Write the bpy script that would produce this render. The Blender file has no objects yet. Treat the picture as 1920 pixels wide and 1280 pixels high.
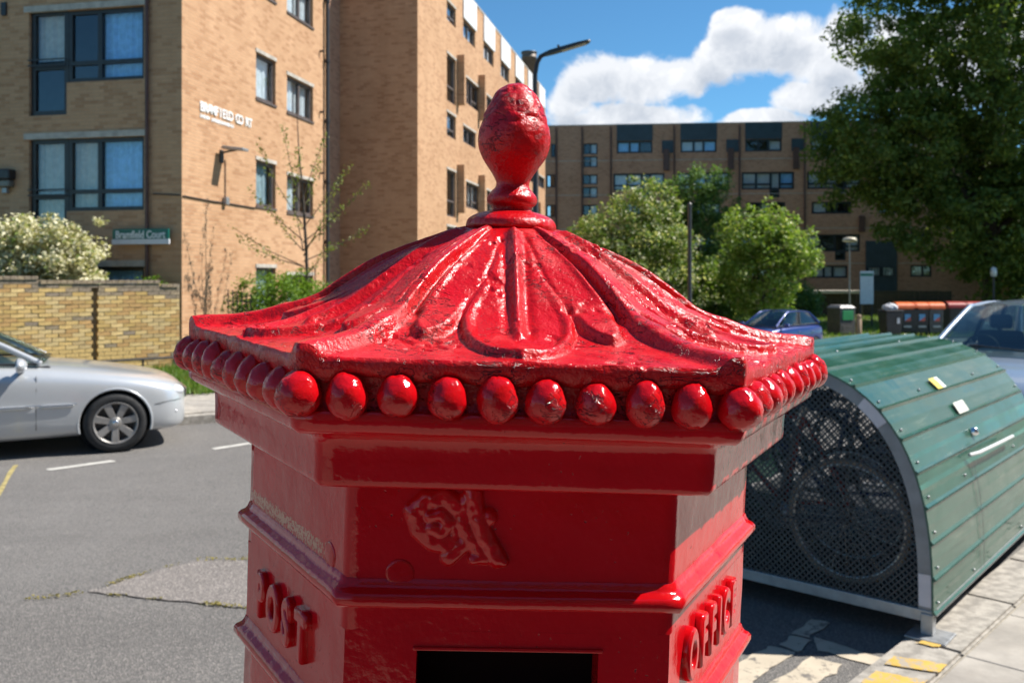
import bpy, bmesh, math, random
import numpy as np
from mathutils import Vector, Matrix, noise as mnoise
from math import sin, cos, pi, radians, sqrt, atan2

# ------------------------------------------------------------------ camera, world, sun, exposure
SC = bpy.context.scene
COL = SC.collection
F, U0, VH, H = 1680.0, 960.0, 523.0, 1.9        # focal length / horizon measured on the 1920 px photograph, eye height
cam_d = bpy.data.cameras.new('camera')
cam = bpy.data.objects.new('camera', cam_d); COL.objects.link(cam); SC.camera = cam
cam.location = (0, 0, H); cam.rotation_euler = (pi / 2, 0, 0)
cam_d.sensor_width = 36.0; cam_d.lens = 36.0 * F / 1920.0
cam_d.shift_y = -(640 - VH) / 1920.0
cam_d.clip_start = 0.05; cam_d.clip_end = 3000
cam_d.dof.use_dof = True; cam_d.dof.focus_distance = 0.69; cam_d.dof.aperture_fstop = 16.0

SUN_AZ, SUN_EL = radians(12), radians(50)        # azimuth from +X towards +Y
S = Vector((cos(SUN_EL) * cos(SUN_AZ), cos(SUN_EL) * sin(SUN_AZ), sin(SUN_EL)))
sun_d = bpy.data.lights.new('sun', 'SUN'); sun_d.energy = 5.0; sun_d.angle = radians(0.53); sun_d.color = (1.0, 0.95, 0.87)
sun = bpy.data.objects.new('sun', sun_d); COL.objects.link(sun)
sun.rotation_euler = S.to_track_quat('Z', 'Y').to_euler()

W = bpy.data.worlds.new('World'); SC.world = W; W.use_nodes = True
def build_world():
    nt = W.node_tree; nt.nodes.clear(); N = nt.nodes.new; K = nt.links.new
    out = N('ShaderNodeOutputWorld'); bg = N('ShaderNodeBackground'); K(bg.outputs[0], out.inputs[0])
    sky = N('ShaderNodeTexSky'); sky.sky_type = 'NISHITA'; sky.sun_disc = False
    sky.sun_elevation = SUN_EL; sky.sun_rotation = pi / 2 - SUN_AZ
    sky.air_density = 1.0; sky.dust_density = 0.0; sky.ozone_density = 4.0; sky.altitude = 1200
    bg.inputs[1].default_value = 0.072
    tc = N('ShaderNodeTexCoord')
    def M(op, a, b=None, c=None):
        n = N('ShaderNodeMath'); n.operation = op
        for i, x in enumerate((a, b, c)):
            if x is None: continue
            if isinstance(x, (int, float)): n.inputs[i].default_value = x
            else: K(x, n.inputs[i])
        return n.outputs[0]
    def blob(u, v, ru, rv, el):
        """one cumulus: a squashed lobe around a direction of the sky"""
        d = Vector(((u - U0) / F, 1, (VH - v) / F)).normalized()
        az0 = atan2(d.x, d.y); el0 = math.asin(d.z)
        a = M('DIVIDE', M('SUBTRACT', az, az0), ru / F); e = M('DIVIDE', M('SUBTRACT', el, el0), rv / F)
        return M('MAXIMUM', M('SUBTRACT', 1.0, M('ADD', M('MULTIPLY', a, a), M('MULTIPLY', e, e))), -1.5)
    sx = N('ShaderNodeSeparateXYZ'); K(tc.outputs['Generated'], sx.inputs[0])
    az = M('ARCTAN2', sx.outputs[0], sx.outputs[1]); el = M('ARCSINE', sx.outputs[2])
    blobs = [(1115, 150, 100, 62), (1215, 158, 105, 64), (1068, 190, 60, 52), (1170, 218, 190, 34), (1430, 225, 90, 22), (1275, 150, 60, 50),
             (1345, 118, 60, 46), (1400, 92, 80, 66), (1480, 84, 90, 62), (1380, 45, 46, 32), (1555, 112, 90, 90), (1520, 180, 70, 42), (1750, 120, 170, 100),
             (-500, 150, 300, 110), (-1100, -100, 350, 130), (-1900, 100, 380, 120), (2500, -60, 330, 130), (3100, 120, 300, 110),
             (3900, -250, 400, 150), (600, -900, 380, 150), (1700, -1200, 420, 170), (-900, -900, 380, 150), (4700, 50, 380, 120),
             (5600, -150, 420, 150), (-2900, -250, 420, 150), (-3800, 50, 380, 120)]
    f = None; fu = None; elu = M('ADD', el, .020)        # fu: how much cloud stands above this point
    for b in blobs:
        o = blob(*b, el); f = o if f is None else M('MAXIMUM', f, o)
        o = blob(*b, elu); fu = o if fu is None else M('MAXIMUM', fu, o)
    def noise(scale, detail, rough, dist=0.0, off=0.0):
        n = N('ShaderNodeTexNoise'); n.inputs['Scale'].default_value = scale; n.inputs['Detail'].default_value = detail
        n.inputs['Roughness'].default_value = rough; n.inputs['Distortion'].default_value = dist
        mp = N('ShaderNodeMapping'); K(tc.outputs['Generated'], mp.inputs[0])
        mp.inputs['Location'].default_value = (off, off * .7, -off * .4)
        K(mp.outputs[0], n.inputs[0]); return n.outputs[0]
    n1 = noise(17, 10, .60, .25); n2 = noise(17, 10, .60, .25, 0.010); n3 = noise(5, 5, .6, 0, 3)
    dens = M('ADD', M('MULTIPLY', f, .74), M('MULTIPLY', M('SUBTRACT', n1, .5), 1.9))
    cov = N('ShaderNodeMapRange'); cov.interpolation_type = 'SMOOTHSTEP'; K(dens, cov.inputs[0])
    cov.inputs[1].default_value = .02; cov.inputs[2].default_value = .40
    # thickness greys the cloud base
    thick = N('ShaderNodeMapRange'); thick.interpolation_type = 'SMOOTHSTEP'; K(M('ADD', M('MULTIPLY', fu, .62), M('MULTIPLY', M('SUBTRACT', n1, .5), 2.2)), thick.inputs[0])
    thick.inputs[1].default_value = .02; thick.inputs[2].default_value = .80
    rim = N('ShaderNodeMapRange'); K(M('SUBTRACT', n2, n1), rim.inputs[0]); rim.inputs[1].default_value = -.03; rim.inputs[2].default_value = .03
    cr = N('ShaderNodeMix'); cr.data_type = 'RGBA'; K(M('MULTIPLY', M('ADD', M('MULTIPLY', thick.outputs[0], .72), M('MULTIPLY', rim.outputs[0], .20)), 1.0), cr.inputs[0])
    cr.inputs[6].default_value = (8.6, 8.7, 8.9, 1); cr.inputs[7].default_value = (3.9, 4.4, 5.2, 1)
    mx = N('ShaderNodeMix'); mx.data_type = 'RGBA'; K(M('MULTIPLY', cov.outputs[0], .97), mx.inputs[0]); gr = N('ShaderNodeMix'); gr.data_type = 'RGBA'; gr.blend_type = 'MULTIPLY'; gr.inputs[0].default_value = 1.0; K(sky.outputs[0], gr.inputs[6]); gr.inputs[7].default_value = (.66, 1.08, 1.18, 1); K(gr.outputs[2], mx.inputs[6]); K(cr.outputs[2], mx.inputs[7])
    K(mx.outputs[2], bg.inputs[0])
build_world()
SC.render.engine = 'CYCLES'
SC.view_settings.view_transform = 'Standard'; SC.view_settings.look = 'None'
SC.view_settings.exposure = 0.78; SC.view_settings.gamma = 1.0; SC.view_settings.use_curve_mapping = False
SC.cycles.max_bounces = 8; SC.cycles.transparent_max_bounces = 12
RND = random.Random(7)
NPR = np.random.default_rng(7)

# ------------------------------------------------------------------ measuring helpers
def smooth(a, b, x):
    t = min(1.0, max(0.0, (x - a) / (b - a))); return t * t * (3 - 2 * t)
def ground_z(x, y):
    return -0.72 * smooth(15, 31, .6 * x + .8 * y)
def gp(u, v, z=0.0):
    """point of the horizontal plane z that the photograph shows at pixel u, v"""
    y = (H - z) * F / (v - VH); return Vector(((u - U0) / F * y, y, z))
def gpt(u, v, dz=0.0):
    """same on the sloping terrain"""
    z = 0.0
    for _ in range(12):
        p = gp(u, v, z); z = ground_z(p.x, p.y) + dz
    return Vector((p.x, p.y, z))
def at(u, v, y):
    return Vector(((u - U0) / F * y, y, H + (VH - v) / F * y))

# ------------------------------------------------------------------ object helpers
def tag(o, label=None, cat=None, group=None, kind=None):
    if label: o['label'] = label
    if cat: o['category'] = cat
    if group: o['group'] = group
    if kind: o['kind'] = kind
    return o
def empty(name, loc=(0, 0, 0), rz=0.0):
    o = bpy.data.objects.new(name, None); COL.objects.link(o); o.location = loc; o.rotation_euler = (0, 0, rz)
    o.empty_display_size = .2; return o
def link(name, me, parent=None, mat=None):
    o = bpy.data.objects.new(name, me); COL.objects.link(o)
    if parent is not None: o.parent = parent
    if mat is not None and len(me.materials) == 0: me.materials.append(mat)
    return o
def np_mesh(name, verts, faces, smooth_=False):
    """verts (n,3) array, faces (m,k) array of equal length polygons"""
    verts = np.asarray(verts, dtype=np.float32); faces = np.asarray(faces, dtype=np.int32)
    me = bpy.data.meshes.new(name); k = faces.shape[1]
    me.vertices.add(len(verts)); me.vertices.foreach_set('co', verts.ravel())
    me.loops.add(faces.size); me.loops.foreach_set('vertex_index', faces.ravel())
    me.polygons.add(len(faces)); me.polygons.foreach_set('loop_start', np.arange(0, faces.size, k, dtype=np.int32))
    me.polygons.foreach_set('loop_total', np.full(len(faces), k, dtype=np.int32))
    me.update(calc_edges=True); me.validate()
    if smooth_: me.polygons.foreach_set('use_smooth', np.ones(len(faces), dtype=bool))
    return me

class MB:
    """collects shapes for ONE mesh object"""
    def __init__(s): s.v = []; s.f = []; s.sm = []
    def add(s, vs, fs, sm=False):
        b = len(s.v); s.v += [tuple(p) for p in vs]; s.f += [tuple(i + b for i in f) for f in fs]; s.sm += [sm] * len(fs); return s
    def box(s, lo, hi, M=None):
        x0, y0, z0 = lo; x1, y1, z1 = hi
        vs = [Vector(p) for p in ((x0, y0, z0), (x1, y0, z0), (x1, y1, z0), (x0, y1, z0), (x0, y0, z1), (x1, y0, z1), (x1, y1, z1), (x0, y1, z1))]
        if M is not None: vs = [M @ p for p in vs]
        return s.add(vs, [(0, 3, 2, 1), (4, 5, 6, 7), (0, 1, 5, 4), (1, 2, 6, 5), (2, 3, 7, 6), (3, 0, 4, 7)])
    def bar(s, p, q, w, h=None, up=(0, 0, 1)):
        h = w if h is None else h
        p = Vector(p); q = Vector(q); d = (q - p).normalized(); up = Vector(up)
        a = d.cross(up)
        if a.length < 1e-4: a = d.cross(Vector((1, 0, 0)))
        a.normalize(); b = a.cross(d)
        vs = []
        for c in (p, q):
            for i, j in ((-1, -1), (1, -1), (1, 1), (-1, 1)): vs.append(c + a * (w / 2 * i) + b * (h / 2 * j))
        return s.add(vs, [(0, 1, 2, 3), (7, 6, 5, 4), (0, 4, 5, 1), (1, 5, 6, 2), (2, 6, 7, 3), (3, 7, 4, 0)])
    def tube(s, pts, r, n=8, caps=True, closed=False):
        pts = [Vector(p) for p in pts]; rs = r if isinstance(r, (list, tuple)) else [r] * len(pts)
        m = len(pts); rings = []; prev = None
        for i, p in enumerate(pts):
            if closed: d = pts[(i + 1) % m] - pts[i - 1]
            else: d = pts[min(i + 1, m - 1)] - pts[max(i - 1, 0)]
            d = d.normalized()
            a = prev if prev is not None else Vector((0, 0, 1)) if abs(d.z) < .9 else Vector((1, 0, 0))
            a = (a - d * a.dot(d)).normalized(); prev = a; b = d.cross(a)
            rings.append([p + (a * cos(2 * pi * k / n) + b * sin(2 * pi * k / n)) * rs[i] for k in range(n)])
        vs = [p for R in rings for p in R]; fs = []
        for i in range(m if closed else m - 1):
            j = (i + 1) % m
            for k in range(n): fs.append((i * n + k, i * n + (k + 1) % n, j * n + (k + 1) % n, j * n + k))
        s.add(vs, fs, True)
        if caps and not closed: s.add(rings[0], [tuple(range(n))[::-1]]); s.add(rings[-1], [tuple(range(n))])
        return s
    def lathe(s, prof, n=24, axis='z', c=(0, 0, 0), sm=True):
        """prof: (radius, height) pairs"""
        c = Vector(c); vs = []; fs = []
        for r, h in prof:
            for k in range(n):
                a = 2 * pi * k / n; q = (r * cos(a), r * sin(a), h)
                if axis == 'y': q = (q[0], q[2], q[1])
                if axis == 'x': q = (q[2], q[0], q[1])
                vs.append(c + Vector(q))
        flip = axis == 'y'
        for i in range(len(prof) - 1):
            for k in range(n):
                f = (i * n + k, i * n + (k + 1) % n, (i + 1) * n + (k + 1) % n, (i + 1) * n + k)
                fs.append(f[::-1] if flip else f)
        return s.add(vs, fs, sm)
    def prism(s, poly, z0, z1):
        n = len(poly); vs = [(p[0], p[1], z0) for p in poly] + [(p[0], p[1], z1) for p in poly]
        return s.add(vs, [tuple(range(n))[::-1], tuple(range(n, 2 * n))] + [(i, (i + 1) % n, n + (i + 1) % n, n + i) for i in range(n)])
    def mesh(s, name):
        me = bpy.data.meshes.new(name); me.from_pydata(s.v, [], s.f); me.validate()
        if len(me.polygons) == len(s.sm): me.polygons.foreach_set('use_smooth', s.sm)
        me.update(); return me
    def build(s, name, mat, parent=None, bevel=0.0, seg=2):
        o = link(name, s.mesh(name), parent, mat)
        if bevel:
            m = o.modifiers.new('bevel', 'BEVEL'); m.width = bevel; m.segments = seg; m.limit_method = 'ANGLE'; m.angle_limit = radians(40)
        return o

def text_mesh(txt, size, extrude, bevel=0.0, offset=0.0, squash=1.0, space=1.0):
    c = bpy.data.curves.new('lettering', 'FONT'); c.body = txt; c.size = size; c.extrude = extrude; c.bevel_depth = bevel; c.bevel_resolution = 2
    c.offset = offset; c.align_x = 'CENTER'; c.align_y = 'CENTER'; c.space_character = space; c.resolution_u = 4
    o = bpy.data.objects.new('lettering', c); COL.objects.link(o)
    dg = bpy.context.evaluated_depsgraph_get(); me = bpy.data.meshes.new_from_object(o.evaluated_get(dg))
    bpy.data.objects.remove(o); bpy.data.curves.remove(c)
    me.transform(Matrix.Diagonal((squash, 1, 1, 1))); me.materials.clear(); return me

# ------------------------------------------------------------------ materials
MATS = {}
class NT:
    def __init__(s, name):
        s.m = bpy.data.materials.new(name); s.m.use_nodes = True; s.t = s.m.node_tree
        s.b = s.t.nodes['Principled BSDF']; s.out = s.t.nodes['Material Output']; MATS[name] = s.m
        s.co = s.t.nodes.new('ShaderNodeTexCoord')
    def n(s, typ): return s.t.nodes.new('ShaderNode' + typ)
    def k(s, a, b): s.t.links.new(a, b)
    def set(s, **kw):
        for a, v in kw.items(): s.b.inputs[a.replace('_', ' ')].default_value = v
        return s
    def math(s, op, a, b=0.0, clamp=False):
        n = s.n('Math'); n.operation = op; n.use_clamp = clamp
        for i, x in enumerate((a, b)):
            if isinstance(x, (int, float)): n.inputs[i].default_value = x
            else: s.k(x, n.inputs[i])
        return n.outputs[0]
    def noise(s, scale, detail=4, rough=.55, src='Object', dist=0, vec=None):
        n = s.n('TexNoise'); n.inputs['Scale'].default_value = scale; n.inputs['Detail'].default_value = detail
        n.inputs['Roughness'].default_value = rough; n.inputs['Distortion'].default_value = dist
        s.k(vec if vec is not None else s.co.outputs[src], n.inputs['Vector']); return n.outputs['Fac']
    def voronoi(s, scale, feat='F1', src='Object', out='Distance', vec=None):
        n = s.n('TexVoronoi'); n.feature = feat; n.inputs['Scale'].default_value = scale
        s.k(vec if vec is not None else s.co.outputs[src], n.inputs['Vector']); return n.outputs[out]
    def ramp(s, x, a, b, lo=0.0, hi=1.0):
        n = s.n('MapRange'); n.interpolation_type = 'SMOOTHSTEP'; s.k(x, n.inputs[0])
        for i, v in enumerate((a, b, lo, hi)): n.inputs[i + 1].default_value = v
        return n.outputs[0]
    def mix(s, fac, a, b, mode='MIX'):
        n = s.n('Mix'); n.data_type = 'RGBA'; n.blend_type = mode
        if isinstance(fac, (int, float)): n.inputs[0].default_value = fac
        else: s.k(fac, n.inputs[0])
        for i, x in ((6, a), (7, b)):
            if isinstance(x, tuple): n.inputs[i].default_value = x if len(x) == 4 else (*x, 1)
            else: s.k(x, n.inputs[i])
        return n.outputs[2]
    def color(s, x):
        if isinstance(x, tuple): s.b.inputs['Base Color'].default_value = (*x[:3], 1)
        else: s.k(x, s.b.inputs['Base Color'])
        return s
    def rough(s, x):
        s.k(x, s.b.inputs['Roughness']); return s
    def bump(s, h, dist, strength=1.0):
        n = s.n('Bump'); n.inputs['Distance'].default_value = dist; n.inputs['Strength'].default_value = strength; s.k(h, n.inputs['Height'])
        prev = s.b.inputs['Normal']
        if prev.is_linked: s.k(prev.links[0].from_socket, n.inputs['Normal'])
        s.k(n.outputs[0], prev); return s

def flat(name, col, rough=.6, metal=0.0, var=.12, scale=6.0, bump=0.0, spec=.5, coat=0.0):
    """one real colour with a little uneven grain"""
    m = NT(name); nz = m.noise(scale, 5, .6)
    dark = tuple(c * (1 - var) for c in col); light = tuple(min(1, c * (1 + var)) for c in col)
    m.color(m.mix(m.ramp(nz, .3, .7), dark, light)); m.set(Metallic=metal)
    m.rough(m.ramp(m.noise(scale * 2.3, 4), .3, .7, max(.02, rough - .07), min(1, rough + .07)))
    m.b.inputs['Specular IOR Level'].default_value = spec; m.b.inputs['Coat Weight'].default_value = coat; m.b.inputs['Coat Roughness'].default_value = .04
    if bump: m.bump(m.noise(scale * 6, 4), bump)
    return m.m

def red_paint(name, wear=1.0, gloss=.14, lump=1.0, fine=1.0, speck=.7, primer=False, chips=1.0):
    m = NT(name); lay = m.noise(9, 3, .5)
    c = m.mix(m.ramp(lay, .35, .7), (.49, .0030, .0065), (.56, .0045, .009))
    c = m.mix(m.ramp(m.noise(6.5, 5, .65), .52, .72, 0, .22 * wear), c, (.50, .030, .034))
    # old paint broken open: crooked hairlines that follow the contours of the lumps and only show in patches
    mp = m.n('Mapping'); m.k(m.co.outputs['Object'], mp.inputs[0]); mp.inputs['Scale'].default_value = (1, 1.9, 2.6)
    ct = m.math('ABSOLUTE', m.math('SUBTRACT', m.noise(36, 5, .62, dist=.6, vec=mp.outputs[0]), .5))
    patch = m.ramp(m.noise(15, 3, .6), .50, .58)
    crack = m.math('MULTIPLY', m.ramp(ct, .004, .016, 1, 0), patch)
    # flakes: a step down with a hard crinkled edge
    chip = m.math('MULTIPLY', m.ramp(m.noise(48, 6, .62), .585, .60), m.ramp(m.noise(11, 2), .50, .57))
    pit = m.math('MULTIPLY', m.ramp(m.noise(310, 2, .5), .70, .76), m.ramp(m.noise(21, 2), .50, .60))
    c = m.mix(m.math('MULTIPLY', crack, .85 * wear * chips), c, (.045, .004, .008))
    c = m.mix(m.math('MULTIPLY', pit, speck), c, (.05, .006, .008))
    c = m.mix(m.math('MULTIPLY', m.ramp(m.noise(230, 3, .7), .62, .75), .18 * wear), c, (.46, .10, .10))
    if primer:                        # flaked strip above the upper moulding on the street side, down to the old undercoat
        sp = m.n('SeparateXYZ'); m.k(m.co.outputs['Object'], sp.inputs[0])
        a_ = m.math('MULTIPLY', m.ramp(sp.outputs[0], -.130, -.150), m.ramp(m.math('ABSOLUTE', m.math('ADD', sp.outputs[2], .2130)), .002, .0105, 1, 0))
        fl_ = m.ramp(m.math('ADD', m.math('MULTIPLY', a_, .20), m.noise(330, 6, .8)), .64, .68)
        fl_ = m.math('MULTIPLY', fl_, m.ramp(a_, .02, .2))
        c = m.mix(m.math('MULTIPLY', fl_, .85), c, (.58, .31, .19)); m.bump(m.math('SUBTRACT', 0.0, fl_), .0003, .4)
    m.color(c)
    m.rough(m.math('ADD', m.ramp(m.noise(55, 4), .3, .75, gloss * .6, gloss * 1.7), m.ramp(m.noise(14, 4, .6), .45, .7, 0, gloss * 1.2))); m.b.inputs['Specular IOR Level'].default_value = .42
    m.bump(m.noise(24, 4, .5), .0030 * lump, .5); m.bump(m.noise(120, 4, .6), .0011 * fine, .6); m.bump(m.noise(300, 3, .6), .0009 * fine, .6)
    m.bump(m.math('SUBTRACT', 0.0, m.math('ADD', m.math('ADD', m.math('MULTIPLY', crack, chips), pit), m.math('MULTIPLY', chip, .8 * chips))), .0024, .85 * wear)
    return m.m

def worn_paint(name, paint, under, amount=.5, scale=30):
    m = NT(name); a = m.ramp(m.math('ADD', m.math('MULTIPLY', m.noise(scale, 6, .7), .7), m.math('MULTIPLY', m.noise(scale * .16, 3), .3)), amount - .03, amount + .06)
    c = m.mix(m.ramp(m.noise(scale * .4, 4), .3, .7), tuple(x * .85 for x in paint), paint); m.color(m.mix(a, c, under)).set(Roughness=.82); m.bump(m.noise(160, 3), .003, .5); return m.m

def brick_mat(name, c1, c2, c3, mortar, bw=.225, rh=.075, mort=.010, patchy=.35, bias=0.0):
    """running bond laid out on the wall's own metres (UV)"""
    m = NT(name); uv = m.co.outputs['UV']
    b = m.n('TexBrick'); m.k(uv, b.inputs['Vector']); b.inputs['Scale'].default_value = 1.0
    b.inputs['Brick Width'].default_value = bw; b.inputs['Row Height'].default_value = rh; b.inputs['Mortar Size'].default_value = mort / 2
    b.inputs['Mortar Smooth'].default_value = .3; b.inputs['Bias'].default_value = bias
    b.inputs['Color1'].default_value = (*c1, 1); b.inputs['Color2'].default_value = (*c2, 1); b.inputs['Mortar'].default_value = (*mortar, 1)
    # a second brick layer of odd darker bricks
    b2 = m.n('TexBrick'); m.k(uv, b2.inputs['Vector']); b2.inputs['Scale'].default_value = 1.0
    b2.inputs['Brick Width'].default_value = bw; b2.inputs['Row Height'].default_value = rh; b2.inputs['Mortar Size'].default_value = 0
    b2.inputs['Color1'].default_value = (0, 0, 0, 1); b2.inputs['Color2'].default_value = (1, 1, 1, 1); b2.inputs['Mortar'].default_value = (0, 0, 0, 1)
    odd = m.ramp(b2.outputs['Color'], .6, 1.0, 0, .55)
    c = m.mix(m.math('MULTIPLY', odd, m.math('SUBTRACT', 1.0, b.outputs['Fac'])), b.outputs['Color'], c3)
    st = m.ramp(m.noise(.55, 5, .6), .3, .75)
    mp = m.n('Mapping'); m.k(uv, mp.inputs[0]); mp.inputs['Scale'].default_value = (1.6, .12, 1)
    st2 = m.ramp(m.noise(1.5, 5, .6, vec=mp.outputs[0]), .35, .75)
    c = m.mix(m.math('MULTIPLY', st, patchy), c, m.mix(1.0, c, (.72, .66, .6), 'MULTIPLY'))
    c = m.mix(m.math('MULTIPLY', st2, patchy * .8), c, m.mix(1.0, c, (.78, .74, .7), 'MULTIPLY'))
    c = m.mix(m.ramp(m.noise(40, 4, .7), .35, .7, 0, .25), c, m.mix(1.0, c, (.6, .55, .5), 'MULTIPLY'))
    m.color(c).set(Roughness=.88); m.b.inputs['Specular IOR Level'].default_value = .2
    m.bump(m.math('SUBTRACT', 1.0, b.outputs['Fac']), .006, .8); m.bump(m.noise(60, 4), .003, .5)
    return m.m

def asphalt_mat(name, base, speck, scale=160):
    m = NT(name); big = m.ramp(m.noise(.35, 5, .6), .3, .7); mid = m.ramp(m.noise(3.2, 5, .65), .3, .72)
    c = m.mix(big, tuple(x * .76 for x in base), tuple(x * 1.16 for x in base)); c = m.mix(m.math('MULTIPLY', mid, .35), c, tuple(x * .72 for x in base))
    v = m.voronoi(scale, out='Color'); sp = m.n('SeparateColor'); m.k(v, sp.inputs[0])
    c = m.mix(m.ramp(sp.outputs[0], .55, .95, 0, .75), c, speck); c = m.mix(m.ramp(sp.outputs[1], .6, .95, 0, .6), c, tuple(x * .4 for x in base))
    # lengthwise tyre wear and oil
    mp = m.n('Mapping'); m.k(m.co.outputs['Object'], mp.inputs[0]); mp.inputs['Rotation'].default_value = (0, 0, radians(-44)); mp.inputs['Scale'].default_value = (.10, 1.1, 1)
    c = m.mix(m.ramp(m.noise(1.0, 4, .6, vec=mp.outputs[0]), .5, .75, 0, .35), c, tuple(x * .62 for x in base))
    m.color(c).set(Roughness=.86); m.b.inputs['Specular IOR Level'].default_value = .35
    m.bump(m.voronoi(scale), .006, .7); m.bump(m.noise(7, 4), .01, .3)
    return m.m

def leaf_mat(name, c1, c2, c3=None, f3=0.0, trans=.35):
    m = NT(name); g = m.n('NewGeometry'); r = g.outputs['Random Per Island']
    c = m.mix(r, c1, c2)
    if c3: c = m.mix(m.ramp(m.math('FRACT', m.math('MULTIPLY', r, 7.31)), 1 - f3, 1 - f3 + .02), c, c3)
    c = m.mix(m.ramp(m.noise(.9, 3), .35, .7, 0, .45), c, tuple(x * .62 for x in c1))
    m.color(c).set(Roughness=.5); m.b.inputs['Specular IOR Level'].default_value = .25
    tr = m.n('BsdfTranslucent'); mixs = m.n('MixShader'); mixs.inputs[0].default_value = trans
    m.k(m.mix(1.0, c, (1.2, 1.25, .5), 'MULTIPLY'), tr.inputs[0])
    m.k(m.b.outputs[0], mixs.inputs[1]); m.k(tr.outputs[0], mixs.inputs[2]); m.k(mixs.outputs[0], m.out.inputs[0])
    return m.m

def glass_mat(name, tint, refl=.08, rough=.02, dark=0.0):
    """thin pane: mirror by Fresnel over a clear tinted sheet"""
    m = NT(name); tr = m.n('BsdfTransparent'); tr.inputs[0].default_value = (*tint, 1)
    gl = m.n('BsdfGlossy'); gl.inputs['Roughness'].default_value = rough; gl.inputs['Color'].default_value = (1, 1, 1, 1)
    fr = m.n('LayerWeight'); fr.inputs['Blend'].default_value = .5; fc = m.math('ADD', refl, m.math('MULTIPLY', m.math('POWER', fr.outputs['Facing'], 4.0), .75), True)
    nb = m.n('Bump'); nb.inputs['Distance'].default_value = .01; nb.inputs['Strength'].default_value = .12; m.k(m.noise(1.3, 2), nb.inputs['Height'])
    m.k(nb.outputs[0], gl.inputs['Normal'])
    mx = m.n('MixShader'); m.k(fc, mx.inputs[0]); m.k(tr.outputs[0], mx.inputs[1]); m.k(gl.outputs[0], mx.inputs[2]); m.k(mx.outputs[0], m.out.inputs[0])
    return m.m

def car_paint(name, col, metal=.35, rough=.32):
    m = NT(name); m.color(m.mix(m.ramp(m.noise(2.5, 4), .3, .7, 0, .25), col, tuple(c * .8 for c in col)))
    m.set(Metallic=metal, Roughness=rough); m.b.inputs['Coat Weight'].default_value = .9; m.b.inputs['Coat Roughness'].default_value = .05
    m.bump(m.noise(900, 1), .0002, .2); return m.m

M_RED = red_paint('red gloss paint', 1.0, .22, 1.0, 1.8)
M_REDF = red_paint('red gloss paint on plain castings', .45, .06, 1.25, .28, .85, True, .0)
M_REDB = red_paint('red gloss paint on beads', .85, .09, 1.3, .8)
M_SLOT = flat('unlit slot iron', (.010, .004, .004), .9, spec=.05)  # shade inside the slot is put into this near black colour
M_BRICK = brick_mat('tan stock brick', (.60, .365, .215), (.53, .31, .175), (.40, .21, .115), (.50, .36, .24), patchy=.45)
M_BRICKB = brick_mat('red brown brick', (.56, .31, .20), (.49, .26, .165), (.36, .18, .115), (.48, .34, .25), patchy=.3)
M_CONC = flat('pale concrete lintel', (.42, .38, .33), .85, var=.2, scale=5, bump=.003)
M_ASPH = asphalt_mat('grey asphalt', (.150, .143, .137), (.30, .275, .25))
M_PATCH = asphalt_mat('pinkish asphalt repair', (.205, .185, .172), (.37, .33, .30), 110)
M_SLAB = flat('worn concrete paving', (.36, .325, .28), .85, var=.22, scale=3.5, bump=.003)
M_SLAB2 = flat('worn concrete paving, greyer', (.325, .297, .262), .87, var=.22, scale=2.7, bump=.003)
M_KERB = flat('granite kerb', (.31, .285, .25), .8, var=.3, scale=14, bump=.003)
M_JOINT = flat('sandy joint', (.30, .265, .215), .95, var=.25, scale=30)
M_WHITE = worn_paint('worn white road paint', (.52, .50, .46), (.16, .15, .145), .56)
M_CREAM = worn_paint('worn cream road paint', (.50, .43, .33), (.15, .135, .12), .55, 16)
M_YELLOW = worn_paint('yellow road paint', (.56, .36, .07), (.33, .29, .24), .54, 24)
M_GRASS = flat('soil under grass', (.09, .12, .035), .95, var=.4, scale=5)
M_NAVY = flat('dark navy window frame', (.02, .028, .036), .42, var=.2)
M_FRAME = flat('black painted window frame', (.022, .02, .021), .4, var=.2)
M_BROWNF = flat('brown weathered window frame', (.10, .08, .075), .5, var=.25)
M_CLADN = flat('navy cladding', (.030, .050, .065), .5, var=.15, scale=2)
M_CLADW = flat('white cladding', (.72, .72, .72), .5, var=.08, scale=2)
M_ROOM = flat('dim room plaster', (.10, .095, .09), .9, var=.2, scale=1)  # gloom behind the glass is painted into this dark grey
M_GLASS = glass_mat('window glass', (.93, .965, .98), .05)
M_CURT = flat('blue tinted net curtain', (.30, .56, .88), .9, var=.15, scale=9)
M_CURTW = flat('white net curtain', (.62, .63, .64), .9, var=.12, scale=9)
M_CURTT = flat('grey teal net curtain', (.34, .42, .44), .9, var=.2, scale=9)
M_CURTC = flat('cream curtain', (.55, .50, .42), .9, var=.12, scale=9)
M_PIPE = flat('black iron pipe', (.025, .024, .026), .45, var=.2)
M_PIPEB = flat('brown red iron pipe', (.10, .045, .032), .5, var=.2)
M_DGREY = flat('dark grey painted metal', (.06, .062, .066), .45, var=.2)
M_GREY = flat('galvanised steel', (.34, .35, .36), .45, metal=.6, var=.15, scale=12)
M_WOOD = flat('weathered timber', (.17, .125, .085), .85, var=.3, scale=8, bump=.004)
M_ROOF = flat('grey felt roof', (.12, .12, .12), .9)

LT = radians(43.7)                                     # street direction at the hangar
L = Vector((sin(LT), cos(LT), 0)); E_ = Vector((-cos(LT), sin(LT), 0))   # along the kerb / from the kerb into the road
KF = Vector((1.63, 4.22, 0))                            # a point of the kerb's front line
def kp(s, e, z=0.0): return KF + L * s + E_ * e + Vector((0, 0, z))

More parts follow.
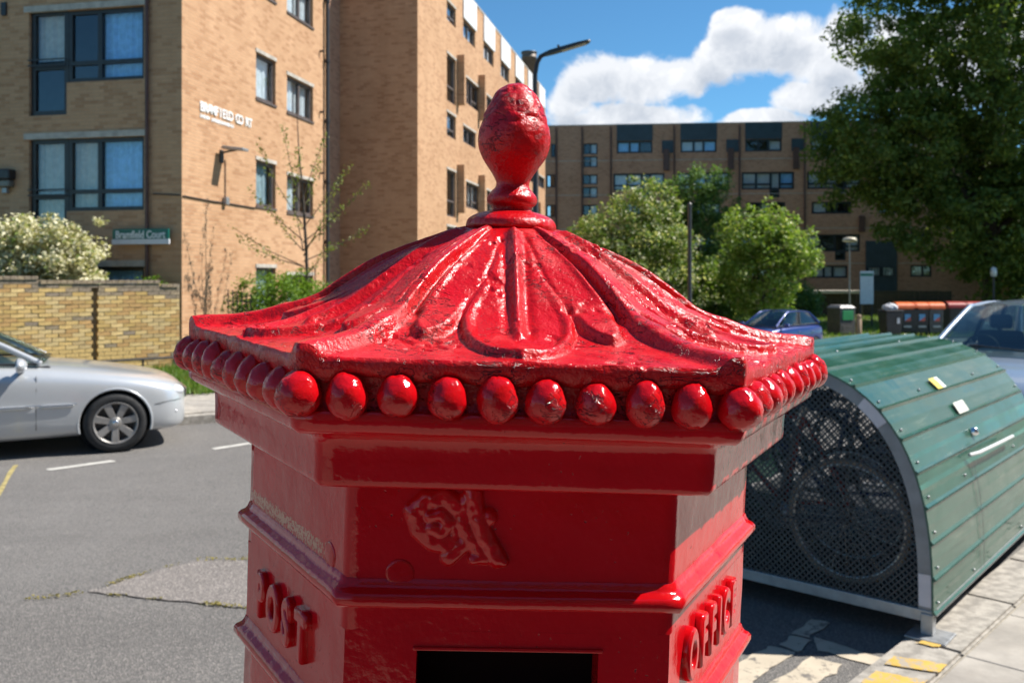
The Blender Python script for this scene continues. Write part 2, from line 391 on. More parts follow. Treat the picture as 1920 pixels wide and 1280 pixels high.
# ------------------------------------------------------------------ ground, road, pavements
def sheet(name, x0, x1, y0, y1, nx, ny, dz, mat, parent=None):
    xs = np.linspace(x0, x1, nx); ys = np.linspace(y0, y1, ny); vs = []; fs = []
    for y in ys:
        for x in xs: vs.append((x, y, ground_z(x, y) + dz))
    for j in range(ny - 1):
        for i in range(nx - 1): a = j * nx + i; fs.append((a, a + 1, a + nx + 1, a + nx))
    return link(name, np_mesh(name, vs, fs, True), parent, mat)
tag(sheet('ground', -420, 420, -60, 900, 85, 97, -.22, M_GRASS), kind='structure')
tag(sheet('road', -45, 60, -12, 60, 106, 73, 0.0, M_ASPH), kind='structure')

def poly_on(name, pts, mat, z, kind=None, parent=None, rag=0.0, sub=6):
    """thin sheet with a slightly ragged edge, lying at height z"""
    out = []
    n = len(pts)
    for i in range(n):
        a = Vector(pts[i]); b = Vector(pts[(i + 1) % n])
        for k in range(sub):
            p = a.lerp(b, k / sub); j = mnoise.noise_vector(Vector((p.x * 9, p.y * 9, 3))) * rag if k else Vector((0, 0, 0))
            out.append((p.x + j.x, p.y + j.y, z if z is not None else p.z))
    me = bpy.data.meshes.new(name); me.from_pydata(out, [], [tuple(range(len(out)))]); me.update()
    if me.polygons[0].normal.z < 0: me.flip_normals()
    o = link(name, me, parent, mat)
    if kind: o['kind'] = kind
    return o
P8 = lambda x, y, z=.008: gp(1340 + x / 3.31, 1020 + y / 3.31, z)
poly_on('road_patch', [gp(165, 1111), gp(250, 1083), (gp(370, 1052)), gp(480, 1050), gp(700, 1095), gp(760, 1165), gp(480, 1142), gp(300, 1125)], M_PATCH, .0085, 'structure', rag=.045, sub=14)
poly_on('road_patch', [gp(-260, 1128), gp(0, 1133), gp(165, 1112), gp(300, 1127), gp(480, 1143), gp(760, 1166), gp(700, 1330), gp(100, 1500), gp(-700, 1500)], asphalt_mat('coarse older asphalt', (.150, .142, .135), (.27, .245, .225), 130), .004, 'structure', rag=.03, sub=10)
for a, b, w in (((90, 881), (214, 864), .055), ((400, 842), (470, 831), .055), ((640, 808), (745, 793), .055)):
    p = gp(*a); q = gp(*b); n = (q - p).normalized().cross(Vector((0, 0, 1))) * w
    poly_on('road_marking', [p - n, q - n, q + n, p + n], M_WHITE, .005, 'structure', rag=.012)
p = gp(-40, 985); q = gp(30, 872); n = (q - p).normalized().cross(Vector((0, 0, 1))) * .022
poly_on('road_marking', [p - n, q - n, q + n, p + n], flat('faded yellow line', (.33, .27, .11), .8, var=.4, scale=15), .005, 'structure', rag=.02)
for pl in ([(60, 900), (130, 745), (330, 625), (500, 662), (330, 780), (170, 900)], [(280, 900), (600, 690), (790, 738), (590, 900)],
           [(400, 620), (470, 560), (600, 590), (520, 660)], [(620, 570), (1060, 705), (985, 745), (640, 655)], [(475, 550), (600, 460), (715, 485), (590, 575)]):
    poly_on('road_marking', [P8(*c) for c in pl], M_CREAM, .0055, 'structure', rag=.03)

KZ = .05
def skirt_sheet(name, pts_in, mat, z):
    mb = MB(); n = len(pts_in)
    mb.add([(p[0], p[1], z) for p in pts_in] + [(p[0], p[1], z - .4) for p in pts_in], [tuple(range(n))] + [(i, n + i, n + (i + 1) % n, (i + 1) % n) for i in range(n)])
    me = mb.mesh(name)
    if me.polygons[0].normal.z < 0: me.flip_normals()
    return link(name, me, None, mat)
pav = skirt_sheet('pavement', [kp(-9, -.29), kp(12.5, -.29), kp(12.5, -7), kp(-9, -7)], M_JOINT, KZ - .012)
tag(pav, kind='structure')
def slab_mesh(w, d, k, h=.05):
    r = random.Random(k); mb = MB(); g = .003
    mb.box((g, g, -h), (w - g, d - g, 0)); me = mb.mesh('paving_slab')
    for v in me.vertices:
        if v.co.z > -.01: v.co.z += r.uniform(-.003, .003)
    return me
def bevel_mesh(me, w, seg=1):
    bm = bmesh.new(); bm.from_mesh(me); bmesh.ops.bevel(bm, geom=list(bm.edges), offset=w, segments=seg, affect='EDGES'); bm.to_mesh(me); bm.free(); me.update(); return me
slabs = [bevel_mesh(slab_mesh(.75, .6, k), .006) for k in range(4)]
for k, me in enumerate(slabs): me.materials.append(M_SLAB if k % 2 else M_SLAB2)
rzL = atan2(L.y, L.x)
for r_ in range(5):
    for c_ in range(16):
        o = link('paving_slab', slabs[RND.randrange(4)], pav); p = kp(-3.2 + c_ * .75 + (.375 if r_ % 2 else 0), -.30 - .6 * (r_ + 1), KZ)
        o.location = p; o.rotation_euler = (0, 0, rzL)
kerb_me = []
for k in range(3):
    mb = MB(); mb.box((.004, 0, -.3), (.911, .285, 0)); me = bevel_mesh(mb.mesh('kerb_stone'), .014, 2); me.materials.append(M_KERB); kerb_me.append(me)
kerb = empty('kerb', kp(-4, -.285)); tag(kerb, kind='structure')
for c_ in range(18):
    o = link('kerb_stone', kerb_me[c_ % 3], kerb); o.location = kp(-4 + c_ * .915, -.285, KZ + RND.uniform(-.004, .004)) - kerb.location; o.rotation_euler = (0, 0, rzL)
for pl in ([(1055, 740), (1110, 688), (1445, 745), (1390, 792)], [(925, 835), (1000, 783), (1330, 842), (1285, 885), (900, 885)], [(1240, 608), (1300, 590), (1420, 604), (1370, 632)]):
    poly_on('kerb_marking', [P8(x, y, KZ + .0085) for x, y in pl], M_YELLOW, KZ + .0085, 'structure', rag=.02)

# far pavement: a build-out past the parked car, then along the street towards the park
kerb_pts = [(-30, 3.6), (-9.3, 9.0), (-5.0, 11.3), (-4.45, 11.55), (-3.6, 12.05), (-.6, 14.4), (3.2, 18.0), (5.3, 25.0), (8.0, 33.0), (13.5, 35.0), (24, 36.5), (60, 38)]
def offset_line(pts, d):
    out = []
    for i in range(len(pts)):
        a = Vector(pts[max(i - 1, 0)]); b = Vector(pts[min(i + 1, len(pts) - 1)]); t = (b - a).normalized(); out.append(Vector(pts[i]) + Vector((-t.y, t.x)) * d)
    return out
def resample(pts, step):
    out = []; pts = [Vector(p) for p in pts]
    for a, b in zip(pts, pts[1:]):
        n = max(1, round((b - a).length / step))
        out += [a.lerp(b, i / n) for i in range(n)]
    return out + [pts[-1]]
KL = resample(kerb_pts, .92)
def strip(name, la, lb, dz, mat, parent=None):
    vs = []; fs = []
    for a, b in zip(la, lb): vs += [(a.x, a.y, ground_z(a.x, a.y) + dz), (b.x, b.y, ground_z(b.x, b.y) + dz)]
    for i in range(len(la) - 1): fs.append((2 * i, 2 * i + 2, 2 * i + 3, 2 * i + 1))
    return link(name, np_mesh(name, vs, fs), parent, mat)
fp = strip('pavement', offset_line(KL, .13), offset_line(KL, 2.3), .11, M_SLAB2); tag(fp, kind='structure')
vg = strip('verge', offset_line(KL, 2.3), offset_line(KL, 7.0), .15, M_GRASS); tag(vg, kind='structure')
fk = empty('kerb', (-4, 11.5, 0)); tag(fk, kind='structure')
kb = MB(); kb.box((.004, 0, -.25), (.915, .13, .12)); kme = bevel_mesh(kb.mesh('kerb_stone'), .012, 1); kme.materials.append(M_KERB)
for a, b in zip(KL, KL[1:]):
    if not (-9.5 < a.x < 26): continue
    o = link('kerb_stone', kme, fk); d = b - a; o.location = Vector((a.x, a.y, ground_z(a.x, a.y))) - fk.location; o.rotation_euler = (0, 0, atan2(d.y, d.x)); o.scale.x = d.length / .92
# paving slabs of the visible build-out
la = offset_line(KL, .15)
for i in range(len(KL) - 1):
    if not (-6.5 < KL[i].x < -1.5): continue
    d = KL[i + 1] - KL[i]; dn = d.normalized(); nn = Vector((-dn.y, dn.x))
    for r_ in range(3):
        for h_ in range(2):
            o = link('paving_slab', slabs[RND.randrange(4)], fp); q = KL[i] + nn * (.15 + .62 * r_) + dn * (.46 * h_)
            o.location = (q.x, q.y, .135); o.rotation_euler = (0, 0, atan2(d.y, d.x)); o.scale = (.455 / .75 * d.length / .92, 1.02, .5)

# ------------------------------------------------------------------ grass blades
def leaf_quads(C, Nrm, size, aspect=.55, bend=.25):
    """leaf shaped faces (two bent quads as one island) at points C facing Nrm"""
    n = len(C); rnd = NPR.normal(size=(n, 3)); t = np.cross(Nrm, rnd); t /= np.linalg.norm(t, axis=1, keepdims=True) + 1e-9
    b = np.cross(Nrm, t); sz = (size * (.65 + .7 * NPR.random(n)))[:, None]
    tip0 = C - t * sz * .5; tip1 = C + t * sz * .5 - Nrm * sz * bend; l = C + b * sz * aspect * .5; r = C - b * sz * aspect * .5
    V = np.stack([tip0, r, tip1, l], 1).reshape(-1, 3); Fc = np.arange(4 * n).reshape(-1, 4); return V, Fc
def unit(n):
    v = NPR.normal(size=(n, 3)); return v / np.linalg.norm(v, axis=1, keepdims=True)
def grass_patch(name, label, pts, n, h, mat, dz=.0):
    """pts: triangle-fan polygon in xy"""
    P = [np.array(p[:2], float) for p in pts]; tris = [(P[0], P[i], P[i + 1]) for i in range(1, len(P) - 1)]
    ar = np.array([abs(np.cross(b - a, c - a)) / 2 for a, b, c in tris]); pick = NPR.choice(len(tris), n, p=ar / ar.sum())
    r1 = np.sqrt(NPR.random(n)); r2 = NPR.random(n); A = np.array(tris)[pick]
    q = (1 - r1)[:, None] * A[:, 0] + (r1 * (1 - r2))[:, None] * A[:, 1] + (r1 * r2)[:, None] * A[:, 2]
    z = np.array([ground_z(x, y) for x, y in q]) + dz; hh = h * (.5 + NPR.random(n)); w = h * .12
    an = NPR.random(n) * 2 * pi; lean = NPR.normal(size=(n, 2)) * h * .35
    a = np.c_[q[:, 0] - np.cos(an) * w, q[:, 1] - np.sin(an) * w, z]; b = np.c_[q[:, 0] + np.cos(an) * w, q[:, 1] + np.sin(an) * w, z]
    t = np.c_[q[:, 0] + lean[:, 0], q[:, 1] + lean[:, 1], z + hh]
    o = link(name, np_mesh(name, np.stack([a, b, t], 1).reshape(-1, 3), np.arange(3 * n).reshape(-1, 3)), None, mat)
    tag(o, label, 'grass', kind='stuff'); return o
M_BLADE = leaf_mat('grass blade', (.10, .19, .03), (.19, .28, .05), (.30, .28, .10), .08)

# ------------------------------------------------------------------ facades
class Facade:
    """a vertical wall plane: P0 + s*d, outward normal n"""
    def __init__(s, P0, d, n): s.P0 = Vector((P0[0], P0[1], 0)); s.d = Vector((d[0], d[1], 0)); s.n = Vector((n[0], n[1], 0))
    def s_at(s, u):
        k = (u - U0) / F; return (k * s.P0.y - s.P0.x) / (s.d.x - k * s.d.y)
    def z_at(s, ss, v): return H + (VH - v) / F * (s.P0.y + ss * s.d.y)
    def sz(s, u, v): ss = s.s_at(u); return ss, s.z_at(ss, v)
    def rect(s, u0, u1, vt, vb):
        """rectangle on the wall from its left / right pixel columns and top / bottom rows measured at the left edge"""
        a = s.s_at(u0); b = s.s_at(u1); return (min(a, b), max(a, b), s.z_at(a, vb), s.z_at(a, vt))
    def pt(s, ss, z, out=0.0): return s.P0 + s.d * ss + s.n * out + Vector((0, 0, z))
    def mat(s):
        """local x along the wall, y into the wall, z up"""
        y = -s.n; M = Matrix.Identity(4); M.col[0][:3] = s.d; M.col[1][:3] = y; M.col[2][:3] = (0, 0, 1); M.col[3][:3] = s.P0; return M
def wall_mesh(fa, s0, s1, z0, z1, holes, reveal=.14, mat=None):
    ss = sorted({s0, s1, *[h[0] for h in holes], *[h[1] for h in holes]}); zs = sorted({z0, z1, *[h[2] for h in holes], *[h[3] for h in holes]})
    ss = [x for x in ss if s0 <= x <= s1]; zs = [x for x in zs if z0 <= x <= z1]
    inside = lambda a, b: any(h[0] < a < h[1] and h[2] < b < h[3] for h in holes)
    vs = []; fs = []; uv = []
    def quad(p, t):
        b = len(vs); vs.extend(p); fs.append((b, b + 1, b + 2, b + 3)); uv.extend(t)
    G = [[not inside((ss[i] + ss[i + 1]) / 2, (zs[j] + zs[j + 1]) / 2) for j in range(len(zs) - 1)] for i in range(len(ss) - 1)]
    for i in range(len(ss) - 1):
        for j in range(len(zs) - 1):
            a, b, c, d = ss[i], ss[i + 1], zs[j], zs[j + 1]
            if G[i][j]:
                quad([fa.pt(a, c), fa.pt(b, c), fa.pt(b, d), fa.pt(a, d)], [(a, c), (b, c), (b, d), (a, d)])
            else:
                if i > 0 and G[i - 1][j]: quad([fa.pt(a, c), fa.pt(a, c, -reveal), fa.pt(a, d, -reveal), fa.pt(a, d)], [(a, c), (a + reveal, c), (a + reveal, d), (a, d)])
                if i < len(ss) - 2 and G[i + 1][j]: quad([fa.pt(b, c), fa.pt(b, d), fa.pt(b, d, -reveal), fa.pt(b, c, -reveal)], [(b, c), (b, d), (b - reveal, d), (b - reveal, c)])
                if j > 0 and G[i][j - 1]: quad([fa.pt(a, c), fa.pt(b, c), fa.pt(b, c, -reveal), fa.pt(a, c, -reveal)], [(a, c), (b, c), (b, c - reveal), (a, c - reveal)])
                if j < len(zs) - 2 and G[i][j + 1]: quad([fa.pt(a, d), fa.pt(a, d, -reveal), fa.pt(b, d, -reveal), fa.pt(b, d)], [(a, d), (a, d - reveal), (b, d - reveal), (b, d)])
    me = bpy.data.meshes.new('wall'); me.from_pydata([tuple(v) for v in vs], [], fs); l = me.uv_layers.new(name='UVMap')
    for i, t in enumerate(uv): l.data[i].uv = t
    me.update(); return me
def add_wall(parent, fa, s0, s1, z0, z1, holes, mat, name='wall', reveal=.14):
    return link(name, wall_mesh(fa, s0, s1, z0, z1, holes, reveal), parent, mat)
def window(parent, fa, r, bays, mat, bar=.06, depth=.09, curtains=None, glass=None, name='window', inset=.07, sill=False):
    """r: (s0,s1,z0,z1); bays: list of (width fraction, [transom heights as fractions]); curtains: per bay material or None"""
    s0, s1, z0, z1 = r; mb = MB(); Mx = fa.mat(); g = .004
    def bx(a, b, c, d, y0=inset, y1=inset + depth): mb.box((a, y0, c), (b, y1, d), Mx)
    bx(s0 + g, s1 - g, z0 + g, z0 + bar); bx(s0 + g, s1 - g, z1 - bar, z1 - g); bx(s0 + g, s0 + bar, z0 + bar, z1 - bar); bx(s1 - bar, s1 - g, z0 + bar, z1 - bar)
    tot = sum(b[0] for b in bays); x = s0; cells = []
    for i, (w, trs) in enumerate(bays):
        x2 = x + (s1 - s0) * w / tot
        if i: bx(x - bar * .6, x + bar * .6, z0 + bar, z1 - bar)
        a = x + (bar if i == 0 else bar * .6); b = x2 - (bar if i == len(bays) - 1 else bar * .6); zz = z0 + bar
        for t in list(trs) + [None]:
            zt = z0 + (z1 - z0) * t if t is not None else z1 - bar
            if t is not None: bx(a, b, zt - bar * .5, zt + bar * .5)
            cells.append((a, b, zz, (zt - bar * .5) if t is not None else zt, i)); zz = zt + bar * .5
        x = x2
    o = mb.build(name, mat, parent)
    for a, b, c, d, i in cells:
        p = MB(); p.box((a - .01, inset + depth * .5, c - .01), (b + .01, inset + depth * .5 + .006, d + .01), Mx); p.build('pane', glass or M_GLASS, o)
    if curtains:
        x = s0
        for i, (w, trs) in enumerate(bays):
            x2 = x + (s1 - s0) * w / tot; c = curtains[i % len(curtains)]
            if c is not None:
                cm, top = (c if isinstance(c, tuple) else (c, 0.0)); n = max(8, int((x2 - x) * 26)); vs = []; fs = []
                for k in range(n + 1):
                    t = x + .03 + (x2 - x - .06) * k / n; yy = inset + depth + .07 + .022 * sin(t * 43 + 1.3 * sin(t * 9)) + .01 * sin(t * 17)
                    vs += [Mx @ Vector((t, yy, z0 + .04 + top * (z1 - z0))), Mx @ Vector((t, yy, z1 - .03))]
                    if k: fs.append((2 * k - 2, 2 * k, 2 * k + 1, 2 * k - 1))
                cb = MB(); cb.add(vs, fs, True); cb.build('curtain', cm, o)
            x = x2
    return o
def fbox(parent, fa, s0, s1, z0, z1, o0, o1, mat, name, bevel=0.0):
    mb = MB(); mb.box((s0, -o1, z0), (s1, -o0, z1), fa.mat()); return mb.build(name, mat, parent, bevel)

TA = radians(11.6); dS = Vector((sin(TA), cos(TA), 0)); nS = Vector((cos(TA), -sin(TA), 0)); dA = -nS; nA = -dS
C0 = Vector(((341 - U0) / F * 18.3, 18.3, 0)); ROOFZ = 12.45
# ---- the near block
blk = empty('apartment_block', C0); tag(blk, 'tan brick apartment block at the left with a green name sign and a shaded front', 'building')
class FacadeL(Facade): pass
def rel(fa, root):          # facades are written in world metres; parts are parented with the root's offset undone
    return fa
def adopt(root):
    bpy.context.view_layer.update(); inv = root.matrix_world.inverted()
    for o in list(root.children): o.matrix_parent_inverse = inv
fA = Facade(C0, (dA.x, dA.y), (nA.x, nA.y)); fB = Facade(C0, (dS.x, dS.y), (nS.x, nS.y))
holesA = []; winsA = []
for dz in (2.78, 0.0):
    pass
rows = [(18, 155, 218), (257, 394, 452)]
def rA(u0, u1, vt, vb): return fA.rect(u0, u1, vt, vb)
r1d = rA(54, 125, 20, 218); r1w = rA(125, 270, 20, 155); r2d = rA(60, 127, 260, 462); r2w = rA(127, 273, 260, 396)
r2d = (r1d[0], r1d[1], r2d[2], r2d[3]); r2w = (r1w[0], r1w[1], r2w[2], r2w[3])
ST = r1w[3] - r2w[3]
r3w = (r1w[0], r1w[1], r2w[2] - ST, r2w[3] - ST); r3d = (r1d[0], r1d[1], .5, r2d[3] - ST)
r0w = (r1w[0], r1w[1], r1w[2] + ST, r1w[3] + ST); r0d = (r1d[0], r1d[1], r1d[2] + ST, r1d[3] + ST)
for rw, rd in ((r0w, r0d), (r1w, r1d), (r2w, r2d), (r3w, r3d)):
    holesA += [rw, rd]
off = 5.6                                            # the next flat along the front, left of the frame
holesA += [(a + off, b + off, c, d) for a, b, c, d in list(holesA)]
add_wall(blk, fA, 0, 14, 0, ROOFZ, holesA, M_BRICK)
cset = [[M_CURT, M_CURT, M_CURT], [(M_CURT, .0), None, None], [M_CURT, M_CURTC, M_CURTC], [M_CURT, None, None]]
for i, (rw, rd) in enumerate(((r0w, r0d), (r1w, r1d), (r2w, r2d), (r3w, r3d))):
    for dx in (0, off):
        w_ = (rw[0] + dx, rw[1] + dx, rw[2], rw[3]); d_ = (rd[0] + dx, rd[1] + dx, rd[2], rd[3])
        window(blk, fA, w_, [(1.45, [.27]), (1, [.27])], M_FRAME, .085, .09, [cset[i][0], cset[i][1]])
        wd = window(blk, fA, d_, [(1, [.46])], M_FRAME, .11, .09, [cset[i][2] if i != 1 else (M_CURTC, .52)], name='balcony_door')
        # guard rail in front of the full height door
        gb = MB(); zz = d_[2] + (d_[3] - d_[2]) * .47
        for q in (0, .12): gb.bar(fA.pt(d_[0], zz + q, .03), fA.pt(d_[1], zz + q, .03), .025)
        gb.build('guard_rail', M_PIPE, wd)
        fbox(blk, fA, w_[0] - .1, d_[1] + .1, w_[3] + .003, w_[3] + .13, -.05, .035, M_CONC, 'lintel')
holesB = []; winsB = []
c1 = (fB.s_at(480), fB.s_at(517)); c2 = (fB.s_at(538), fB.s_at(587))
z1a = fB.rect(480, 517, 97, 183); z2a = fB.rect(480, 517, 307, 387); z1b = fB.rect(538, 587, 140, 209); z2b = fB.rect(538, 587, 328, 397)
sb = z1b[3] - z2b[3]
for i, dz in enumerate((sb, 0, -sb, -2 * sb)):
    for (a, b), z in ((c1, z1a), (c2, z1b)): holesB.append((a, b, z[2] + dz, z[3] + dz))
LB = fB.s_at(611)
add_wall(blk, fB, 0, LB, 0, ROOFZ, holesB, M_BRICK)
for i, r in enumerate(holesB):
    if i % 2 == 0: window(blk, fB, r, [(1, [])], M_BROWNF, .07, .08, [M_CURTT if i != 2 else M_CURTW])
    else: window(blk, fB, r, [(1.15, []), (1, [])], M_BROWNF, .07, .08, [M_CURTW, None if i > 3 else M_CURTW])
    fbox(blk, fB, r[0] - .03, r[1] + .03, r[3] + .003, r[3] + .09, -.05, .02, M_CONC, 'lintel')
    fbox(blk, fB, r[0] - .02, r[1] + .02, r[2] - .06, r[2] - .003, -.05, .03, M_BROWNF, 'sill')
# back sides, roof and a solid core, its dark grey standing for unlit rooms
def shell(root, fa, s0, s1, depth, z1, mat, roof=True):
    mb = MB(); Mx = fa.mat()
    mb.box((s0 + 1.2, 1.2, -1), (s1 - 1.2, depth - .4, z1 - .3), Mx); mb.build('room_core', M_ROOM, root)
    if roof:
        mb = MB(); mb.box((s0 + .004, .005, z1 - .25), (s1 - .004, depth - .005, z1 - .05), Mx); mb.build('roof', M_ROOF, root)
        mb = MB(); mb.box((s0 - .02, -.02, z1), (s1 + .02, .3, z1 + .07), Mx); mb.build('coping', M_CONC, root)
shell(blk, fA, 0, 14, LB, ROOFZ, M_BRICK)
fA2 = Facade(C0 + dS * LB, (dA.x, dA.y), (dS.x, dS.y)); add_wall(blk, fA2, 1.3, 14, 0, ROOFZ, [], M_BRICK)
fA3 = Facade(C0 + dA * 14, (dS.x, dS.y), (dA.x, dA.y)); add_wall(blk, fA3, 0, LB, 0, ROOFZ, [], M_BRICK)
# stairwell: recessed strip of glass between the blocks
fR = Facade(C0 + dS * LB - nS * .55, (dS.x, dS.y), (nS.x, nS.y))
stair = []; zz = .6
while zz < ROOFZ - 1: stair.append((.12, 1.15, zz, zz + 1.25)); zz += ST / 2
add_wall(blk, fR, 0, 2.6, 0, ROOFZ - .4, stair, M_BRICKB, 'stair_wall')
fA2b = Facade(C0 + dS * LB, (dA.x, dA.y), (dS.x, dS.y)); add_wall(blk, fA2b, 0, 1.3, 0, ROOFZ, [], M_BRICK)
for r in stair: window(blk, fR, r, [(1, [.5])], M_BROWNF, .07, .06, None, name='stair_window')
mb = MB(); mb.tube([fB.pt(LB - .1, .1, .09), fB.pt(LB - .1, ROOFZ - .2, .09)], .055, 10); mb.build('downpipe', M_PIPE, blk)
for q in (1.2, 2.9, 4.6, 6.3, 8.0, 9.7):
    mb = MB(); mb.tube([fB.pt(LB - .1, q, .09), fB.pt(LB - .1, q + .09, .09)], .075, 10); mb.build('pipe_collar', M_PIPE, blk)
    mb = MB(); mb.bar(fB.pt(LB - .42, q + .25, .0), fB.pt(LB - .42, q + .25, .13), .05); mb.build('overflow_pipe', M_PIPE, blk)
sp = fA.s_at(279)
mb = MB(); mb.tube([fA.pt(sp, .1, .07), fA.pt(sp, ROOFZ - .2, .07)], .04, 8); mb.build('downpipe', M_PIPEB, blk)
# cable clipped along the wall with its little junction box
mb = MB(); ca = fA.pt(fA.s_at(288), fA.z_at(fA.s_at(288), 364), .02)
mb.tube([ca, fA.pt(0.02, fA.z_at(0, 366), .02)], .016, 5); mb.tube([fB.pt(.02, fB.z_at(0, 367), .02)] + [fB.pt(s_, fB.z_at(fB.s_at(418), 381) + .01 * sin(s_ * 5), .02) for s_ in (fB.s_at(400), fB.s_at(418), fB.s_at(478))], .016, 5)
mb.tube([fB.pt(fB.s_at(421), fB.z_at(fB.s_at(421), 300), .02), fB.pt(fB.s_at(421), fB.z_at(fB.s_at(421), 375), .02)], .012, 5); mb.build('cable', M_PIPE, blk)
adopt(blk)
jx = fB.s_at(420); mb = MB(); mb.box((jx - .07, -.10, fB.z_at(jx, 384)), (jx + .07, -.005, fB.z_at(jx, 370)), fB.mat())
tag(mb.build('junction_box', M_GREY, None, .01), 'small grey junction box on the sunlit brick wall below the wall lamp', 'box')
# wall lamp on a short bracket
lx = fB.s_at(414); lz = fB.z_at(lx, 280)
wl = empty('wall_lamp', fB.pt(lx, lz)); tag(wl, 'grey wall lamp on a bracket throwing a long shadow on the sunlit brick wall', 'lamp')
mb = MB(); mb.bar(fB.pt(lx, lz - .08, 0), fB.pt(lx, lz - .02, .42), .04); mb.box((lx - .06, -.04, lz - .3), (lx + .06, -.002, lz - .02), fB.mat()); mb.build('bracket', M_DGREY, wl)
mb = MB()
for k, (hw, z_, y0, y1) in enumerate(((.17, 0.0, .1, .62),)):
    a = [fB.pt(lx - hw, lz + .0, .08), fB.pt(lx + hw, lz + .0, .08), fB.pt(lx + hw * .8, lz - .06, .6), fB.pt(lx - hw * .8, lz - .06, .6)]
    b = [p + Vector((0, 0, .06)) for p in a]; b[0] = b[0] + nS * .05; b[1] = b[1] + nS * .05
    mb.add(a + b, [(3, 2, 1, 0), (4, 5, 6, 7), (0, 1, 5, 4), (1, 2, 6, 5), (2, 3, 7, 6), (3, 0, 4, 7)])
mb.build('lamp_head', M_GREY, wl, .01)
adopt(wl)
# wall light left of the windows
ls = fA.s_at(14); lz = fA.z_at(ls, 340)
w2 = empty('wall_light', fA.pt(ls, lz)); tag(w2, 'black bulkhead light on the shaded brick front left of the balcony doors', 'lamp')
mb = MB(); mb.box((ls - .22, -.22, lz + .02), (ls + .22, -.003, lz + .24), fA.mat()); mb.build('hood', M_FRAME, w2, .03)
mb = MB(); mb.box((ls - .19, -.18, lz - .14), (ls + .19, -.01, lz + .015), fA.mat()); mb.build('diffuser', flat('smoked lamp cover', (.16, .14, .11), .3), w2, .03)
mb = MB(); mb.box((ls - .06, -.1, lz - .26), (ls + .06, -.003, lz - .145), fA.mat()); mb.build('sensor', M_GREY, w2, .01); adopt(w2)
vs_ = fA.s_at(9); vz = fA.z_at(vs_, 18)
mb = MB(); mb.box((vs_ - .06, -.05, vz - .14), (vs_ + .06, -.003, vz + .14), fA.mat())
tag(mb.build('wall_vent', M_FRAME), 'small black vent high on the shaded brick front', 'vent')
# green name sign
def on_wall(fa, me, ss, z, out, name, mat, parent=None):
    o = link(name, me, parent, mat); M = Matrix.Identity(4); x = fa.d if fa.d.cross(Vector((0, 0, 1))).dot(fa.n) > 0 else -fa.d
    M.col[0][:3] = x; M.col[1][:3] = (0, 0, 1); M.col[2][:3] = fa.n; M.col[3][:3] = fa.pt(ss, z, out); o.matrix_basis = M; return o
g0 = fA.s_at(323); g1 = fA.s_at(219); gz1 = fA.z_at(g0, 429); gz0 = fA.z_at(g0, 458); gm = gz0 + (gz1 - gz0) * .34
sg = empty('name_sign', fA.pt((g0 + g1) / 2, gz0, .06)); tag(sg, 'green and white name sign reading Bramfield Court on the shaded brick front', 'sign')
fbox(sg, fA, g0, g1, gm, gz1, .10, .14, flat('dark green sign face', (.005, .13, .10), .35, var=.05), 'sign_panel', .004)
fbox(sg, fA, g0 - .015, g1 + .015, gz0, gm - .002, .10, .145, flat('white sign strip', (.62, .63, .66), .4, var=.05), 'sign_strip', .004)
on_wall(fA, text_mesh('Bramfield Court', .215, .003, 0, .004, (g1 - g0) / 1.62 * 1.02), (g0 + g1) / 2, (gm + gz1) / 2 - .02, .145, 'lettering', flat('white sign letters', (.75, .77, .78), .4, var=.03), sg)
for q in (.2, .8):
    mb = MB(); ss_ = g0 + (g1 - g0) * q; mb.box((ss_ - .03, -.10, gz0 + .05), (ss_ + .03, -.002, gz1 - .05), fA.mat()); mb.build('bracket', M_DGREY, sg)
adopt(sg)
# white letters fixed on the sunlit wall; one is missing
l0 = fB.s_at(374); l1 = fB.s_at(471); zt = fB.z_at(l0, 190); zb = fB.z_at(l0, 209)
M_LET = flat('white wall letters', (.85, .85, .84), .5, var=.04)
lh = (zt - zb)
let = empty('wall_lettering', fB.pt((l0 + l1) / 2, zb)); tag(let, 'white letters BRAMFIELD CO RT with one missing, fixed high on the sunlit brick wall', 'lettering')
wd = (l1 - l0) / 15.0
for i, ch in enumerate('BRAMFIELD CO RT'):
    if ch != ' ': on_wall(fB, text_mesh(ch, lh * 1.34, .012, 0, .004), l0 + wd * (i + .5), (zt + zb) / 2, .014, 'letter', M_LET, let)
# second line, too worn to read: short bars of the same white
sm = MB(); x = l0 + .02; zb2 = fB.z_at(l0, 221); zt2 = fB.z_at(l0, 212.5)
while x < fB.s_at(437):
    w_ = RND.uniform(.03, .06)
    sm.box((x, -.015, zb2 + RND.uniform(0, .02)), (x + w_, -.003, zt2 - RND.uniform(0, .02)), fB.mat()); x += w_ + RND.choice((.025, .03, .03, .09))
tag(sm.build('worn_line', M_LET, let), kind='stuff'); adopt(let)

# ---- the second block: blank gable in shade, sunlit side with bays
G0 = C0 + dS * (LB + 2.35); fG = Facade(G0, (nS.x, nS.y), (nA.x, nA.y)); sG1 = fG.s_at(783); sG0 = -1.2
b2 = empty('apartment_block', G0); tag(b2, 'tan brick apartment block with a blank shaded end wall and white panels under its roof', 'building')
add_wall(b2, fG, -9, sG1, -.5, ROOFZ, [], M_BRICK, 'end_wall')
fC = Facade(G0 + nS * sG1, (dS.x, dS.y), (nS.x, nS.y)); LC = fC.s_at(1022)
holesC = []; kindsC = []
for k in range(6):
    x = 5.46 + 3.2 * k
    for (za, zb_, w_) in ((10.75, 11.4, 1.8), (8.4, 9.35, 2.4), (6.9, 7.5, 1.9), (4.55, 5.5, 2.4), (3.05, 3.65, 1.9), (.7, 1.65, 2.4)):
        if x + w_ < LC - .2: holesC.append((x, x + w_, za, zb_)); kindsC.append(w_)
